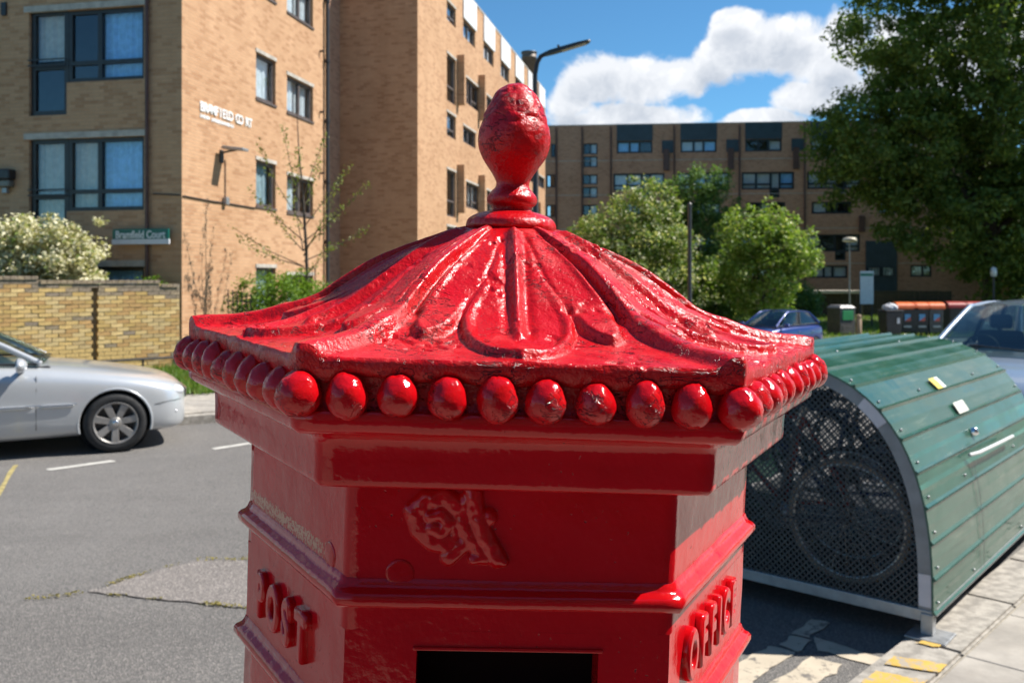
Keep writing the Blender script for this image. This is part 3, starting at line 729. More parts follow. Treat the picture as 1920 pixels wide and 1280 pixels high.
for za, zb_ in ((11.6, 12.2), (8.0, 9.6), (6.8, 7.6), (4.05, 5.65), (2.9, 3.7)):
    holesC.append((3.27, 4.43, za, zb_) if za < 11 else (3.27, 4.43, 10.75, 11.4)); kindsC.append(1.16)
add_wall(b2, fC, 0, LC, -1, ROOFZ, holesC, M_BRICK)
for r, w_ in zip(holesC, kindsC):
    cs = RND.choice([[M_CURTW, None], [None, M_CURT], [None], [M_CURTW]])
    bays = [(1, [.3]), (.6, []), (1, [.3])] if w_ > 2 else ([(1, []), (1, [])] if w_ > 1.2 else [(1, [.35])])
    window(b2, fC, r, bays, M_BROWNF, .07, .08, cs)
    fbox(b2, fC, r[0] - .03, r[1] + .03, r[3] + .003, r[3] + .08, -.05, .02, M_CONC, 'lintel')
for k in range(6):
    x = 5.46 + 3.2 * k
    if x + 2 < LC: fbox(b2, fC, x - .05, x + 1.9, 11.42, ROOFZ - .01, .004, .05, M_CLADW, 'white_panel')
    for za, zb_ in ((8.1, 9.85), (4.25, 5.95)):
        if x - .8 < LC - .2:
            mb = MB(); Mx = fC.mat(); mb.box((x - .86, -.27, za), (x - .62, -.002, zb_), Mx)
            o = mb.build('fin', M_BRICK, b2); l = o.data.uv_layers.new(name='UVMap')
            for lp in o.data.loops:
                c = o.data.vertices[lp.vertex_index].co; l.data[lp.index].uv = ((c - fC.P0).dot(fC.d) + (c - fC.P0).dot(fC.n), c.z)
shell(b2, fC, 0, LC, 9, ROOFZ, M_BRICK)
fC2 = Facade(G0 + nS * sG1 + dS * LC, (dA.x, dA.y), (dS.x, dS.y)); add_wall(b2, fC2, 0, 9, -1, ROOFZ, [], M_BRICK)
fC3 = Facade(G0 + nS * (sG1 - 9), (dS.x, dS.y), (dA.x, dA.y)); add_wall(b2, fC3, 0, LC, -1, ROOFZ, [], M_BRICK)
adopt(b2)
# flue on the roof
ch = at(992, 170, 49.2); fl = empty('roof_flue', (ch.x, ch.y, ROOFZ - .1)); tag(fl, 'brown cylindrical flue standing on the roof behind the street lamp', 'chimney')
ztop = at(992, 100, 49.2).z; zb = ROOFZ - .2 - fl.location.z; zt = ztop - fl.location.z
mb = MB(); mb.lathe([(.0, zb), (.40, zb), (.40, zt - .3), (.42, zt - .3), (.42, zt - .22), (.40, zt - .22), (.41, zt - .02)], 24); mb.build('shaft', flat('brown flue metal', (.17, .12, .085), .55, var=.3, scale=2), fl)
mb = MB(); mb.lathe([(.41, zt - .02), (.44, zt - .02), (.44, zt + .05), (.36, zt + .05), (.36, zt - .3), (0, zt - .3)], 24); mb.build('rim', M_DGREY, fl)

# ---- the far block across the green
DF = 66.0; TF = radians(5.5); dF = Vector((cos(TF), -sin(TF), 0)); nF = Vector((-sin(TF), -cos(TF), 0))
PF = Vector(((1300 - U0) / F * DF, DF, 0)); fF = Facade(PF, (dF.x, dF.y), (nF.x, nF.y))
bk = empty('apartment_block', PF + dF * 1.0 + Vector((0, 0, -.72))); tag(bk, 'long red brown brick apartment block with navy panels across the green', 'building')
def rF(x0, y0, x1, y1):     # rectangle read from an enlargement of the photograph
    u0, u1 = 1000 + x0 / 2.783, 1000 + x1 / 2.783; v0, v1 = 180 + y0 / 2.783, 180 + y1 / 2.783; return fF.rect(u0, u1, v0, v1)
zr = fF.z_at(0, 232.5); sF0 = fF.s_at(1000); sF1 = fF.s_at(1905)
top = [rF(435, 237, 622, 300), rF(775, 237, 965, 299), rF(1105, 235, 1302, 297)]
dx = (top[2][0] - top[0][0]) / 2
row5 = [(top[0][0] + dx * k, top[0][0] + dx * k + 7.4 * .36 * 1.0, top[0][2], top[0][3]) for k in range(5)]
w5 = top[0][1] - top[0][0]; row5 = [(a, a + w5, c, d) for a, b, c, d in row5]
p4 = rF(418, 405, 685, 495); row4 = [(p4[0] + dx * k, p4[1] + dx * k, p4[2], p4[3]) for k in range(5)]
p3 = rF(440, 560, 640, 622); row3 = [(p3[0] + dx * k, p3[1] + dx * k, p3[2], p3[3]) for k in range(5)]
p2 = rF(1420, 722, 1705, 812); row2 = [(p2[0] + dx * (k - 3), p2[1] + dx * (k - 3), p2[2], p2[3]) for k in range(4)]
p1 = rF(1440, 884, 1640, 949); row1 = [(p1[0] + dx * (k - 3), p1[1] + dx * (k - 3), p1[2], p1[3]) for k in range(4)]
sq = [(row5[k][1] + w5 * .26, row5[k][1] + w5 * .60, row5[k][2], row5[k][3]) for k in range(4)]
doors4 = [(a + (b - a) * .53, a + (b - a) * .72, c - .95 * (d - c) * .5, c) for a, b, c, d in row4]; doors2 = [(a + (b - a) * .54, a + (b - a) * .74, c - .5 * (d - c), c) for a, b, c, d in row2]
leftc = [rF(92, 250, 118, 320), rF(68, 410, 118, 478), rF(68, 568, 118, 632), rF(68, 730, 118, 795)]
strs = [rF(262, 248, 335, 305), rF(262, 315, 335, 372), rF(258, 410, 335, 462), rF(258, 475, 335, 532), rF(258, 568, 335, 625), rF(258, 640, 335, 700)]
gw = fF.rect(1707, 1747, 497, 519); gw2 = (gw[0], gw[1], gw[2] + 2.4, gw[3] + 2.4)
holesF = row5 + row4 + row3 + row2 + row1 + doors4 + doors2 + leftc + strs + [gw, gw2]
add_wall(bk, fF, sF0, sF1, -1.2, zr, holesF, M_BRICKB)
def cl(i, n): return [RND.choice([M_CURTW, M_CURTW, M_CURT, None]) for _ in range(n)]
for k, r in enumerate(row5): window(bk, fF, r, [(1, []), (.75, []), (1, [])], M_NAVY, .13, .09, cl(k, 3)); fbox(bk, fF, r[0], r[1], r[3] + .006, zr + .02, .004, .06, M_CLADN, 'navy_panel')
for k, r in enumerate(row4): window(bk, fF, r, [(1, [.3]), (1, [.3]), (.62, []), (1, [.3])], M_NAVY, .13, .09, cl(k, 4))
for k, r in enumerate(row3): window(bk, fF, r, [(1, []), (.6, []), (1, [])], M_NAVY, .13, .09, cl(k, 3))
for k, r in enumerate(row2): window(bk, fF, r, [(1, [.3]), (1, [.3]), (.7, []), (1, [.3])], M_NAVY, .13, .09, cl(k, 4))
for k, r in enumerate(row1): window(bk, fF, r, [(1, []), (.6, []), (1, [])], M_NAVY, .13, .09, [M_CURTW, M_CURTW, M_CURTW])
for r in doors4 + doors2: window(bk, fF, r, [(1, [])], M_NAVY, .12, .09, None, name='door_panel')
for r in leftc: window(bk, fF, r, [(1, [])], M_NAVY, .1, .09)
for r in strs: window(bk, fF, r, [(1, []), (1, [])], M_NAVY, .09, .09, [None, M_CURTW])
for r in (gw, gw2): window(bk, fF, r, [(1, []), (.7, [])], M_NAVY, .12, .09, [M_CURTW, None])
for r in sq: fbox(bk, fF, *r, .004, .07, M_CLADN, 'navy_square')
en = fF.rect(1623, 1681, 452, 552); fbox(bk, fF, *en, .004, .12, M_CLADN, 'entrance_panel')
for dxx in (.12, 1.5): window(bk, Facade(PF + nF * .32, (dF.x, dF.y), (nF.x, nF.y)), (en[0] + dxx * (en[1] - en[0]) / 3, en[0] + (dxx + 1.2) * (en[1] - en[0]) / 3, fF.z_at(en[0], 518), fF.z_at(en[0], 500)), [(1, [])], M_NAVY, .08, .06, [M_CURTW])
for x in (405, 735, 1075, 1415, 120, 255):
    ss_ = fF.s_at(1000 + x / 2.783); mb = MB(); mb.tube([fF.pt(ss_, -.9, .08), fF.pt(ss_, zr - .1, .08)], .07, 6); mb.build('downpipe', M_PIPEB, bk)
for k in range(4):
    r = row4[k]; fbox(bk, fF, r[1] - .1, r[1] + .32, r[3] + .15, r[3] + 1.75, .004, .2, M_PIPEB, 'flue_duct', .02)
    r = row2[k]; fbox(bk, fF, r[1] - .1, r[1] + .3, r[3] + .15, r[3] + 1.3, .004, .2, M_PIPEB, 'flue_duct', .02)
for k in range(1, 5): 
    z_ = row5[0][2] - .55 - (k - 1) * 2.55
    fbox(bk, fF, sF0, sF1, z_, z_ + .05, .003, .012, M_CONC, 'expansion_strip')
shell(bk, fF, sF0, sF1, 10, zr, M_BRICKB)
for q in (sF0, sF1):
    fE = Facade(PF + dF * q, (-nF.x, -nF.y), ((dF.x if q > 0 else -dF.x), (dF.y if q > 0 else -dF.y))); add_wall(bk, fE, 0, 10, -1.2, zr, [], M_BRICKB)
adopt(bk)

# ------------------------------------------------------------------ unseen terrace, added to shade the box front and darken its reflections
fT = Facade(kp(-16, -8.2), (L.x, L.y), (E_.x, E_.y)); tr = empty('added_terrace', kp(-4, -8.2)); tag(tr, 'brick terrace added behind the camera, out of view, to shade the pillar box front', 'building')
hT = [(2.0 + 4.2 * k + dx, 2.0 + 4.2 * k + dx + 1.1, z, z + 1.6) for k in range(6) for dx in (0, 1.9) for z in (1.0, 4.2, 7.2)]
add_wall(tr, fT, 0, 27, -.3, 10.2, hT, M_BRICKB)
for r in hT: window(tr, fT, r, [(1, [.5])], M_CLADW, .07, .08, [M_CURTW])
mb = MB(); mb.box((0, 1.2, -.3), (27, 8, 9.8), fT.mat()); mb.build('room_core', M_ROOM, tr); mb = MB(); mb.box((-.2, -.2, 10.2), (27.2, 8.2, 10.45), fT.mat()); mb.build('roof', M_ROOF, tr)
adopt(tr)

# ------------------------------------------------------------------ garden wall, brick by brick
WA = Vector((-9.35, 15.35, 0)); WB = Vector((C0.x + .16, C0.y - .55, 0)); wd_ = (WB - WA).normalized(); wn = Vector((wd_.y, -wd_.x, 0)); WLn = (WB - WA).length
gw_ = empty('garden_wall', WA); tag(gw_, 'yellow stock brick garden wall with a toothed dark joint, behind the silver car', 'wall')
rzw = atan2(wd_.y, wd_.x); gw_.rotation_euler = (0, 0, rzw)
ZB = .16; CH = .075; NC = 23
xj = 2.02; mb = MB(); mb.box((0, .02, -.2), (xj - .03, .20, ZB + CH * NC - .01)); mb.box((xj + .15, .02, -.2), (WLn, .20, ZB + CH * NC - .09)); mb.box((xj - .03, .16, -.2), (xj + .15, .19, ZB + CH * NC - .09)); mb.build('mortar_core', flat('lime mortar', (.42, .37, .29), .95, var=.2, scale=20), gw_)
def brick_mesh(k, w):
    r = random.Random(k); m = MB(); m.box((.005, 0, .005), (w - .005, .1, CH - .005)); me = m.mesh('brick')
    for v in me.vertices: v.co += Vector((r.uniform(-.003, .003), r.uniform(-.003, .003), r.uniform(-.002, .002)))
    return me
bcols = [tuple(min(.75, q * k_) for q, k_ in zip(c_, (1.25, 1.27, 1.2))) for c_ in [(.50, .335, .14), (.46, .30, .115), (.54, .38, .18), (.42, .26, .11), (.47, .33, .17), (.44, .26, .11), (.50, .36, .18)]]
bm_m = [flat('yellow stock brick %d' % i, c, .9, var=.22, scale=25, bump=.003) for i, c in enumerate(bcols)]
top_m = [flat('sooty stock brick %d' % i, tuple(q * .75 for q in c), .92, var=.3, scale=20, bump=.003) for i, c in enumerate([(.42, .32, .21), (.36, .28, .20)])]
BW = .225; meshes = {}
xj = 2.02                                                   # the toothed joint between two builds of wall
allb = []
for j in range(NC):
    hgt = ZB + j * CH; x = -(BW / 2 if j % 2 else 0)
    while x < WLn - .01:
        a = max(0, x); b = min(WLn, x + BW)
        top_here = NC - (0 if a < 1.15 else (1 if a < 3.3 else 2))
        if b - a > .05 and j < top_here:
            soot = (j > top_here - 4 and RND.random() < .2 + .2 * (j - top_here + 4)) or RND.random() < .03
            allb.append((a, b, hgt, soot, j))
        x += BW
inst = set(sorted(range(len(allb)), key=lambda i: -allb[i][1] + (9 if allb[i][2] < .6 else 0))[:300])
stuff = MB()
for i, (a, b, hgt, soot, j) in enumerate(allb):
    if hgt < ZB + CH * 21 and a < xj + .12 and b > xj:            # open toothing
        if j % 2 == 0:
            if a < xj - .02: b = xj
            else: a = xj + .12
        else:
            if a < xj: b = xj + .03
            else: a = xj + .10
        if b - a < .03: continue
    w = round(b - a, 3)
    if i in inst:
        key = (w, RND.randrange(3), RND.randrange(7) if not soot else 10 + RND.randrange(2))
        if key not in meshes:
            me = brick_mesh(len(meshes), w); me.materials.append(bm_m[key[2]] if key[2] < 10 else top_m[key[2] - 10]); meshes[key] = me
        o = link('brick', meshes[key], gw_); o.location = (a, RND.uniform(-.005, .004), hgt)
    else: stuff.box((a + .005, 0, hgt + .005), (b - .005, .1, hgt + CH - .005))
if stuff.v: tag(stuff.build('brickwork', bm_m[0], gw_), kind='stuff')
for a, b, nrow in ((0, 1.15, 0), (1.15, 3.3, 1), (3.3, WLn, 2)):
    zt_ = ZB + CH * (NC - nrow); x = a
    while x < b - .03:
        m = MB(); m.box((x + .004, -.02, zt_ + .004), (min(b, x + .112) - .004, .22, zt_ + .07)); m.build('coping_brick', top_m[RND.randrange(2)], gw_); x += .112
ra = gp(150, 0 + 697, .15); 
kr = empty('knee_rail', (-6.9, 15.6, .13)); tag(kr, 'low black knee rail along the grass before the garden wall', 'rail')
a_ = WA + wn * .75 + wd_ * 1.0; b_ = WB + wn * .75 + wd_ * 2.2
mb = MB(); mb.tube([(a_.x, a_.y, .42), (b_.x, b_.y, .42)], .022, 6); mb.build('rail', M_PIPE, kr)
for q in (.02, .35, .68, .98):
    p = a_.lerp(b_, q); mb = MB(); mb.tube([(p.x, p.y, .05), (p.x, p.y, .40)], .02, 6); mb.build('post', M_PIPE, kr)
adopt(kr)
def weeds():
    C = []
    for a, b in zip([(165, 1111), (250, 1083), (370, 1052)], [(250, 1083), (370, 1052), (480, 1050)]): C += [gp(*a).lerp(gp(*b), t) for t in np.linspace(0, 1, 30)]
    for a, b in zip([(0, 1133), (165, 1113), (300, 1127)], [(165, 1113), (300, 1127), (480, 1143)]): C += [gp(*a).lerp(gp(*b), t) for t in np.linspace(0, 1, 45)]
    P_ = [];
    for c in C:
        k = max(0, int(7 * (mnoise.noise(c * 5) + .15)))
        P_ += [(c.x + RND.gauss(0, .012), c.y + RND.gauss(0, .012), .012 + RND.random() * .012) for _ in range(k)]
    P_ = np.array(P_); nr = unit(len(P_)) * .6 + np.array([0, 0, 1]); nr /= np.linalg.norm(nr, axis=1, keepdims=True); V, Fc = leaf_quads(P_, nr, np.full(len(P_), .022))
    tag(link('weeds', np_mesh('weeds', V, Fc), None, leaf_mat('yellowish moss', (.22, .19, .06), (.36, .30, .10), None, 0)), 'yellowish weeds along the edges of the road patch', 'weeds', kind='stuff')
weeds()
grass_patch('grass', 'strip of short grass in front of the garden wall', [(-10.5, 12.2), (-4.6, 13.6), (-1.5, 16.0), (-4.4, 19.5), (-9.0, 16.0)], 16000, .10, M_BLADE, .15)
grass_patch('grass', 'sunlit grass on the green behind the recycling bins', [(8, 36.2), (30, 39.5), (36, 58), (6, 60)], 26000, .16, M_BLADE, .15)
tag(poly_on('park_ground', [(-4, 26), (6.2, 27), (9.5, 36.0), (13.5, 37.4), (26, 39), (60, 41), (70, 90), (0, 90)], M_GRASS, -.56), kind='structure')

# ------------------------------------------------------------------ the pillar box
HEX = [radians(a) for a in (-120, -60, 0, 60, 120, 180)]
PB = empty('pillar_box', (-.0028 - .037 * 0, .8643, H)); tag(PB, 'red cast iron hexagonal pillar box with a domed cap and acorn finial', 'pillar box')
def rotm(yaw, lx, ly):
    return (Matrix.Rotation(lx, 4, 'Y') @ Matrix.Rotation(ly, 4, 'X') @ Matrix.Rotation(yaw, 4, 'Z'))
PB.matrix_world = Matrix.Translation((-.0028, .8643, H)) @ rotm(.0486, .037, .0058)
def hexring(R): return [(R * cos(a), R * sin(a)) for a in HEX]
def hex_loft(prof, n_side=1, jitter=0.0, seed=0.0, chamfer=.0):
    """stack of hexagons (circumradius, z); each side cut in n_side pieces"""
    vs = []; m = 6 * n_side
    for R, z in prof:
        c = hexring(R)
        for i in range(6):
            a = Vector((*c[i], z)); b = Vector((*c[(i + 1) % 6], z))
            for k in range(n_side):
                p = a.lerp(b, k / n_side)
                if jitter:
                    o = p.normalized() if p.length else p; q = mnoise.noise(Vector((p.x * 22 + seed, p.y * 22, p.z * 26))) + .5 * mnoise.noise(Vector((p.x * 70 + seed, p.y * 70, p.z * 80)))
                    p = p + Vector((o.x, o.y, .5)) * (q * jitter)
                vs.append(p)
    fs = []
    for j in range(len(prof) - 1):
        for k in range(m): fs.append((j * m + k, j * m + (k + 1) % m, (j + 1) * m + (k + 1) % m, (j + 1) * m + k))
    return vs, [f[::-1] for f in fs]
def interp(xs, ys, x):
    return np.interp(x, xs, ys)
ZG = KZ - H                                           # pavement level in the box's own height
def body():
    # shaft between mouldings, with the posting slot cut through the front
    mb = MB(); prof = [(.2392, z) for z in np.linspace(-.14, -.258, 16)]
    v, f = hex_loft(prof, 26, .0007, 1); mb.add(v, f, True)
    v, f = hex_loft([(.2392, z) for z in np.linspace(-.335, -1.5, 24)], 10, .0007, 1); mb.add(v, f, True)
    # slot storey: five plain sides and a pierced front
    z0, z1 = -.335, -.258; c = hexring(.2392)
    for i in range(6):
        a = Vector((*c[i], 0)); b = Vector((*c[(i + 1) % 6], 0))
        if i != 0:
            n = 26; vs = []; fs = []
            for k in range(n + 1):
                for t in range(9):
                    p = a.lerp(b, k / n) + Vector((0, 0, z1 + (z0 - z1) * t / 8)); o = Vector((p.x, p.y, 0)).normalized()
                    q = mnoise.noise(Vector((p.x * 22 + 1, p.y * 22, p.z * 26))) + .5 * mnoise.noise(Vector((p.x * 70 + 1, p.y * 70, p.z * 80)))
                    vs.append(p + Vector((o.x, o.y, .5)) * (q * .0007 * (0 if k in (0, n) and False else 1)))
            for k in range(n):
                for t in range(8): fs.append((k * 9 + t, k * 9 + t + 1, (k + 1) * 9 + t + 1, (k + 1) * 9 + t))
            mb.add(vs, fs, True)
        else:
            y = a.y; h = .067; sz0, sz1 = -.322, -.2705
            X = [a.x, -h, h, b.x]; Z = [z0, sz0, sz1, z1]
            for p in range(3):
                for q in range(3):
                    if p == 1 and q == 1: continue
                    mb.add([(X[p], y, Z[q]), (X[p + 1], y, Z[q]), (X[p + 1], y, Z[q + 1]), (X[p], y, Z[q + 1])], [(0, 1, 2, 3)])
            d = .03
            mb.add([(-h, y, sz0), (h, y, sz0), (h, y, sz1), (-h, y, sz1), (-h, y + d, sz0), (h, y + d, sz0), (h, y + d, sz1), (-h, y + d, sz1)],
                   [(0, 4, 5, 1), (1, 5, 6, 2), (2, 6, 7, 3), (3, 7, 4, 0)])
    return mb
b_ = body().build('shaft', M_REDF, PB)
mb = MB(); mb.box((-.068, -.2392 * .866 + .029, -.33), (.068, -.2392 * .866 + .10, -.262)); mb.build('slot_dark_block', M_SLOT, PB)  # solid block behind the opening, coloured as the slot's darkness
# lips round the slot
mb = MB(); y = -.2392 * .866
mb.box((-.070, y - .0018, -.2722), (.070, y + .003, -.2695)); mb.build('slot_hood', M_REDF, PB, .001)
def moulding(name, prof, n=20, jit=.0009, seed=3.0, mat=None):
    mb = MB(); v, f = hex_loft(prof, n, jit, seed); mb.add(v, f, True); return mb.build(name, mat or M_REDF, PB)
def mold(z, R=.2392, k=1.0): return [(R - .002, z + .0135), (R + .0008, z + .0120), (R + .0022 * k, z + .0085), (R + .0045 * k, z + .0058), (R + .0085 * k, z + .0040), (R + .0112 * k, z + .001), (R + .0112 * k, z - .003), (R + .0095 * k, z - .0062), (R + .003, z - .0085), (R - .002, z - .010)]
moulding('string_moulding', mold(-.2325), seed=4); moulding('string_moulding', mold(-.3405), seed=9)
moulding('cornice', [(.236, -.1475), (.2722, -.1472), (.2738, -.1455), (.2745, -.142), (.2750, -.128), (.2756, -.118), (.2775, -.1135), (.2815, -.1105), (.287, -.1085), (.290, -.1075)][::-1], 24, .0006, 6)
moulding('soffit_band', [(.2995, -.0915), (.301, -.0935), (.3015, -.098), (.3005, -.1035), (.297, -.107), (.2895, -.1078)], 24, .0009, 8)
moulding('bead_channel', [(.297, -.064), (.2935, -.068), (.2915, -.075), (.2912, -.084), (.293, -.090), (.2997, -.0922)], 24, .0009, 2, M_RED)
moulding('base_plinth', [(.238, ZG + .42), (.262, ZG + .40), (.268, ZG + .36), (.268, ZG + .10), (.285, ZG + .08), (.285, ZG - .02)], 4, 0)
# cap: heights follow an ogee, with leaves, lobes and corner ribs cast on it
pr = [.040, .050, .0805, .105, .132, .158, .183, .200, .214, .234, .255, .276, .30]
pz = [.0485, .0455, .0335, .0225, .0085, -.0085, -.0265, -.0355, -.0412, -.0470, -.0505, -.0525, -.0545]
def catmull(xs, ys, x):
    i = np.clip(np.searchsorted(xs, x) - 1, 0, len(xs) - 2); xs = np.array(xs); ys = np.array(ys)
    m = np.gradient(ys, xs); h = xs[i + 1] - xs[i]; t = (x - xs[i]) / h
    return (2 * t**3 - 3 * t**2 + 1) * ys[i] + (t**3 - 2 * t**2 + t) * h * m[i] + (-2 * t**3 + 3 * t**2) * ys[i + 1] + (t**3 - t**2) * h * m[i + 1]
def sst(a, b, x):
    t = np.clip((x - a) / (b - a), 0, 1); return t * t * (3 - 2 * t)
NTt, NR = 160, 184
rho = np.concatenate([np.linspace(.040, .30, NR)]); tt = np.linspace(-1, 1, NTt + 1)
Tg, Rg = np.meshgrid(tt, rho, indexing='ij')           # t across one face, rho outward (corner radius)
lat = Tg * Rg / 2                                      # metres from the face's centre line
half = Rg / 2
leafw = np.interp(Rg, [.04, .08, .115, .145, .168, .183, .198, .222, .25, .268, .280, .287, .291], [.006, .012, .018, .0255, .035, .0400, .0425, .0410, .0340, .0270, .0195, .0115, .0])
dl = leafw - np.abs(lat)                               # >0 inside the leaf
fade = sst(.05, .10, Rg)
h = np.zeros_like(Rg)
gw1 = np.gradient(leafw[0], rho); rimd = dl / np.sqrt(1 + np.interp(Rg, rho, gw1) ** 2)
grow = sst(.135, .215, Rg)
h += .0068 * sst(-.0030, .0022, rimd) * grow * np.where(Rg < .293, 1, 0)                 # the leaf stands proud towards its tip
h -= .0034 * sst(.0035, .0105, rimd) * grow                                              # its blade is dished inside a rim
h -= .0014 * np.exp(-(dl / .0022)**2) * sst(.06, .08, Rg) * (1 - sst(.15, .19, Rg))      # above, only a crease marks its edge
vein = np.exp(-(lat / .0042)**2) * sst(.045, .06, Rg) * (1 - sst(.226, .238, Rg))
h += .0052 * vein - .0022 * np.exp(-((np.abs(lat) - .0085) / .004)**2) * sst(.05, .07, Rg) * (1 - sst(.215, .232, Rg))
# side lobes
lc = .0615 * (Rg / .195) ** .9; lw = np.interp(Rg, [.10, .13, .16, .19, .208, .220, .227, .230], [.004, .010, .0145, .0165, .0160, .0115, .0060, .0]); dlo = lw - np.abs(np.abs(lat) - lc)
lobed = dlo / np.sqrt(1 + np.interp(Rg, rho, np.gradient(lw[0], rho)) ** 2)
h += np.where(Rg < .233, .0075 * sst(-.0025, .0060, lobed) * sst(.15, .21, Rg), 0)
# corner ribs
dc = (half - np.abs(lat)) * .866
ribw = np.interp(Rg, [.04, .1, .18, .195, .215, .27, .30], [.0035, .0042, .005, .0085, .0105, .0105, .0115]); ribh = np.interp(Rg, [.04, .06, .12, .18, .195, .21, .26, .29, .30], [.002, .004, .0058, .0055, .0075, .0105, .0088, .0095, .0085])
h += ribh * np.exp(-(dc / ribw)**4)
h -= .0038 * np.exp(-((dc - ribw * 1.75) / (ribw * .62))**2) * sst(.05, .1, Rg) * (1 - sst(.18, .2, Rg))
h += .0022 * np.exp(-((dc - ribw * 2.7) / (ribw * .7))**2) * sst(.06, .1, Rg) * (1 - sst(.17, .2, Rg))
h += .0014 * np.exp(-(lat / .012)**2) * sst(.270, .292, Rg)        # knob under the leaf tip
zc = catmull(pr, pz, Rg)
dz = np.gradient(catmull(pr, pz, rho), rho); sl = np.interp(Rg, rho, dz); nl = np.sqrt(1 + sl**2)
nr_, nz_ = -sl / nl, 1 / nl                                           # surface normal in the radial plane
cap_v = []; cap_h = []
def fbm(p):
    return mnoise.noise(p * 38) * .6 + mnoise.noise(p * 95) * .35 + mnoise.noise(p * 240) * .18
verts = np.zeros((6, NTt + 1, NR, 3))
for fidx in range(6):
    a0, a1 = HEX[fidx], HEX[(fidx + 1) % 6]
    c0 = np.array([cos(a0), sin(a0)]); c1 = np.array([cos(a1), sin(a1)]); w = ((Tg + 1) / 2)[..., None]
    dirn = c0 * (1 - w) + c1 * w
    # round near the collar, hexagonal at the lip
    ln = np.linalg.norm(dirn, axis=2, keepdims=True); k = sst(.06, .14, Rg)[..., None]; dirn = dirn * k + dirn / ln * (1 - k) * .96
    mid = (c0 + c1) / np.linalg.norm(c0 + c1)
    xy = dirn * Rg[..., None] + (h * nr_)[..., None] * mid
    z = zc + h * nz_
    verts[fidx, ..., :2] = xy; verts[fidx, ..., 2] = z
flatv = verts.reshape(-1, 3)
dis = np.array([fbm(Vector(p)) for p in flatv]); pit = np.array([mnoise.noise(Vector(p) * 30 + Vector((7, 3, 1))) for p in flatv]); pit2 = np.array([mnoise.noise(Vector((p[0] * 130, p[1] * 130, p[2] * 60))) for p in flatv])
flatv[:, 2] += dis * .00065 - np.clip((pit - .24) * 5, 0, 1) * np.clip((pit2 + .05) * 3, 0, 1) * .0024      # lumpy coats of paint with flakes missing
verts = flatv.reshape(6, NTt + 1, NR, 3)
for fidx in range(6): verts[(fidx + 1) % 6, 0] = verts[fidx, -1]
# vertex normals of the whole casting so that the pieces meet without a seam
def grid_normals(V):
    dt = np.gradient(V, axis=0); dr = np.gradient(V, axis=1); n = np.cross(dr, dt); return n / (np.linalg.norm(n, axis=2, keepdims=True) + 1e-12)
NRM = np.stack([grid_normals(verts[i]) for i in range(6)])
for i in range(6):
    j = (i + 1) % 6; m_ = NRM[i, -1] + NRM[j, 0]; m_ /= np.linalg.norm(m_, axis=1, keepdims=True); NRM[i, -1] = m_; NRM[j, 0] = m_
if NRM[..., 2].mean() < 0: NRM = -NRM
cells_leaf = (rimd[:-1, :-1] > -.001) & (Rg[:-1, :-1] > .10) & (Rg[:-1, :-1] < .2915)
cells_lobe = (lobed[:-1, :-1] > -.001) & (Rg[:-1, :-1] > .12) & ~cells_leaf
cells_rib = (dc[:-1, :-1] < ribw[:-1, :-1] * 1.15) & ~cells_leaf & ~cells_lobe
def cap_piece(name, sel):
    """sel: list of (face index, boolean cell mask)"""
    V = []; N_ = []; Fq = []; base = 0
    for fi, mask in sel:
        idx = -np.ones((NTt + 1, NR), int); I, J = np.nonzero(mask)
        for di, dj in ((0, 0), (1, 0), (1, 1), (0, 1)): idx[I + di, J + dj] = 0
        u = np.nonzero(idx == 0); idx[u] = np.arange(len(u[0])) + base; V.append(verts[fi][u]); N_.append(NRM[fi][u])
        Fq.append(np.stack([idx[I, J], idx[I, J + 1], idx[I + 1, J + 1], idx[I + 1, J]], 1)); base += len(u[0])
    me = np_mesh(name, np.concatenate(V), np.concatenate(Fq), True)
    if me.polygons[0].normal.z < 0: me.flip_normals()
    me.normals_split_custom_set_from_vertices([tuple(x) for x in np.concatenate(N_)])
    return link(name, me, PB, M_RED)
roof = cap_piece('cap_roof', [(i, ~(cells_leaf | cells_lobe | cells_rib)) for i in range(6)])
halfT = NTt // 2; left_m = np.zeros_like(cells_rib); left_m[:halfT] = True
for i in range(6):
    cap_piece('cap_leaf', [(i, cells_leaf)]); cap_piece('cap_lobe', [(i, cells_lobe & left_m)]); cap_piece('cap_lobe', [(i, cells_lobe & ~left_m)])
    cap_piece('corner_rib', [(i, cells_rib & ~left_m), ((i + 1) % 6, cells_rib & left_m)])
# lip of the cap: a ragged fascia below the rim
lip = MB(); top_r = [tuple(verts[i, k, -1]) for i in range(6) for k in range(NTt)]; m = len(top_r); rows_ = [top_r]
for dzv, dr in ((.0015, .0012), (.004, .0018), (.008, .0016), (.0125, .0008), (.0165, -.002), (.0185, -.007)):
    row = []
    for p in top_r:
        q = Vector(p); o = Vector((q.x, q.y, 0)).normalized(); nn = mnoise.noise(Vector((q.x * 60, q.y * 60, dzv * 90))); n2 = mnoise.noise(Vector((q.x * 24, q.y * 24, 5)))
        row.append(Vector((q.x, q.y, -.0540 + (q.z + .0540) * max(0, 1 - dzv * 90))) + o * (dr + nn * .0012) + Vector((0, 0, -dzv * (1 + .35 * n2) + nn * .0006)))
    rows_.append(row)
lip.add([p for r in rows_ for p in r], [(j * m + k, (j + 1) * m + k, (j + 1) * m + (k + 1) % m, j * m + (k + 1) % m) for j in range(len(rows_) - 1) for k in range(m)], True)
lip.build('cap_lip', M_RED, PB)
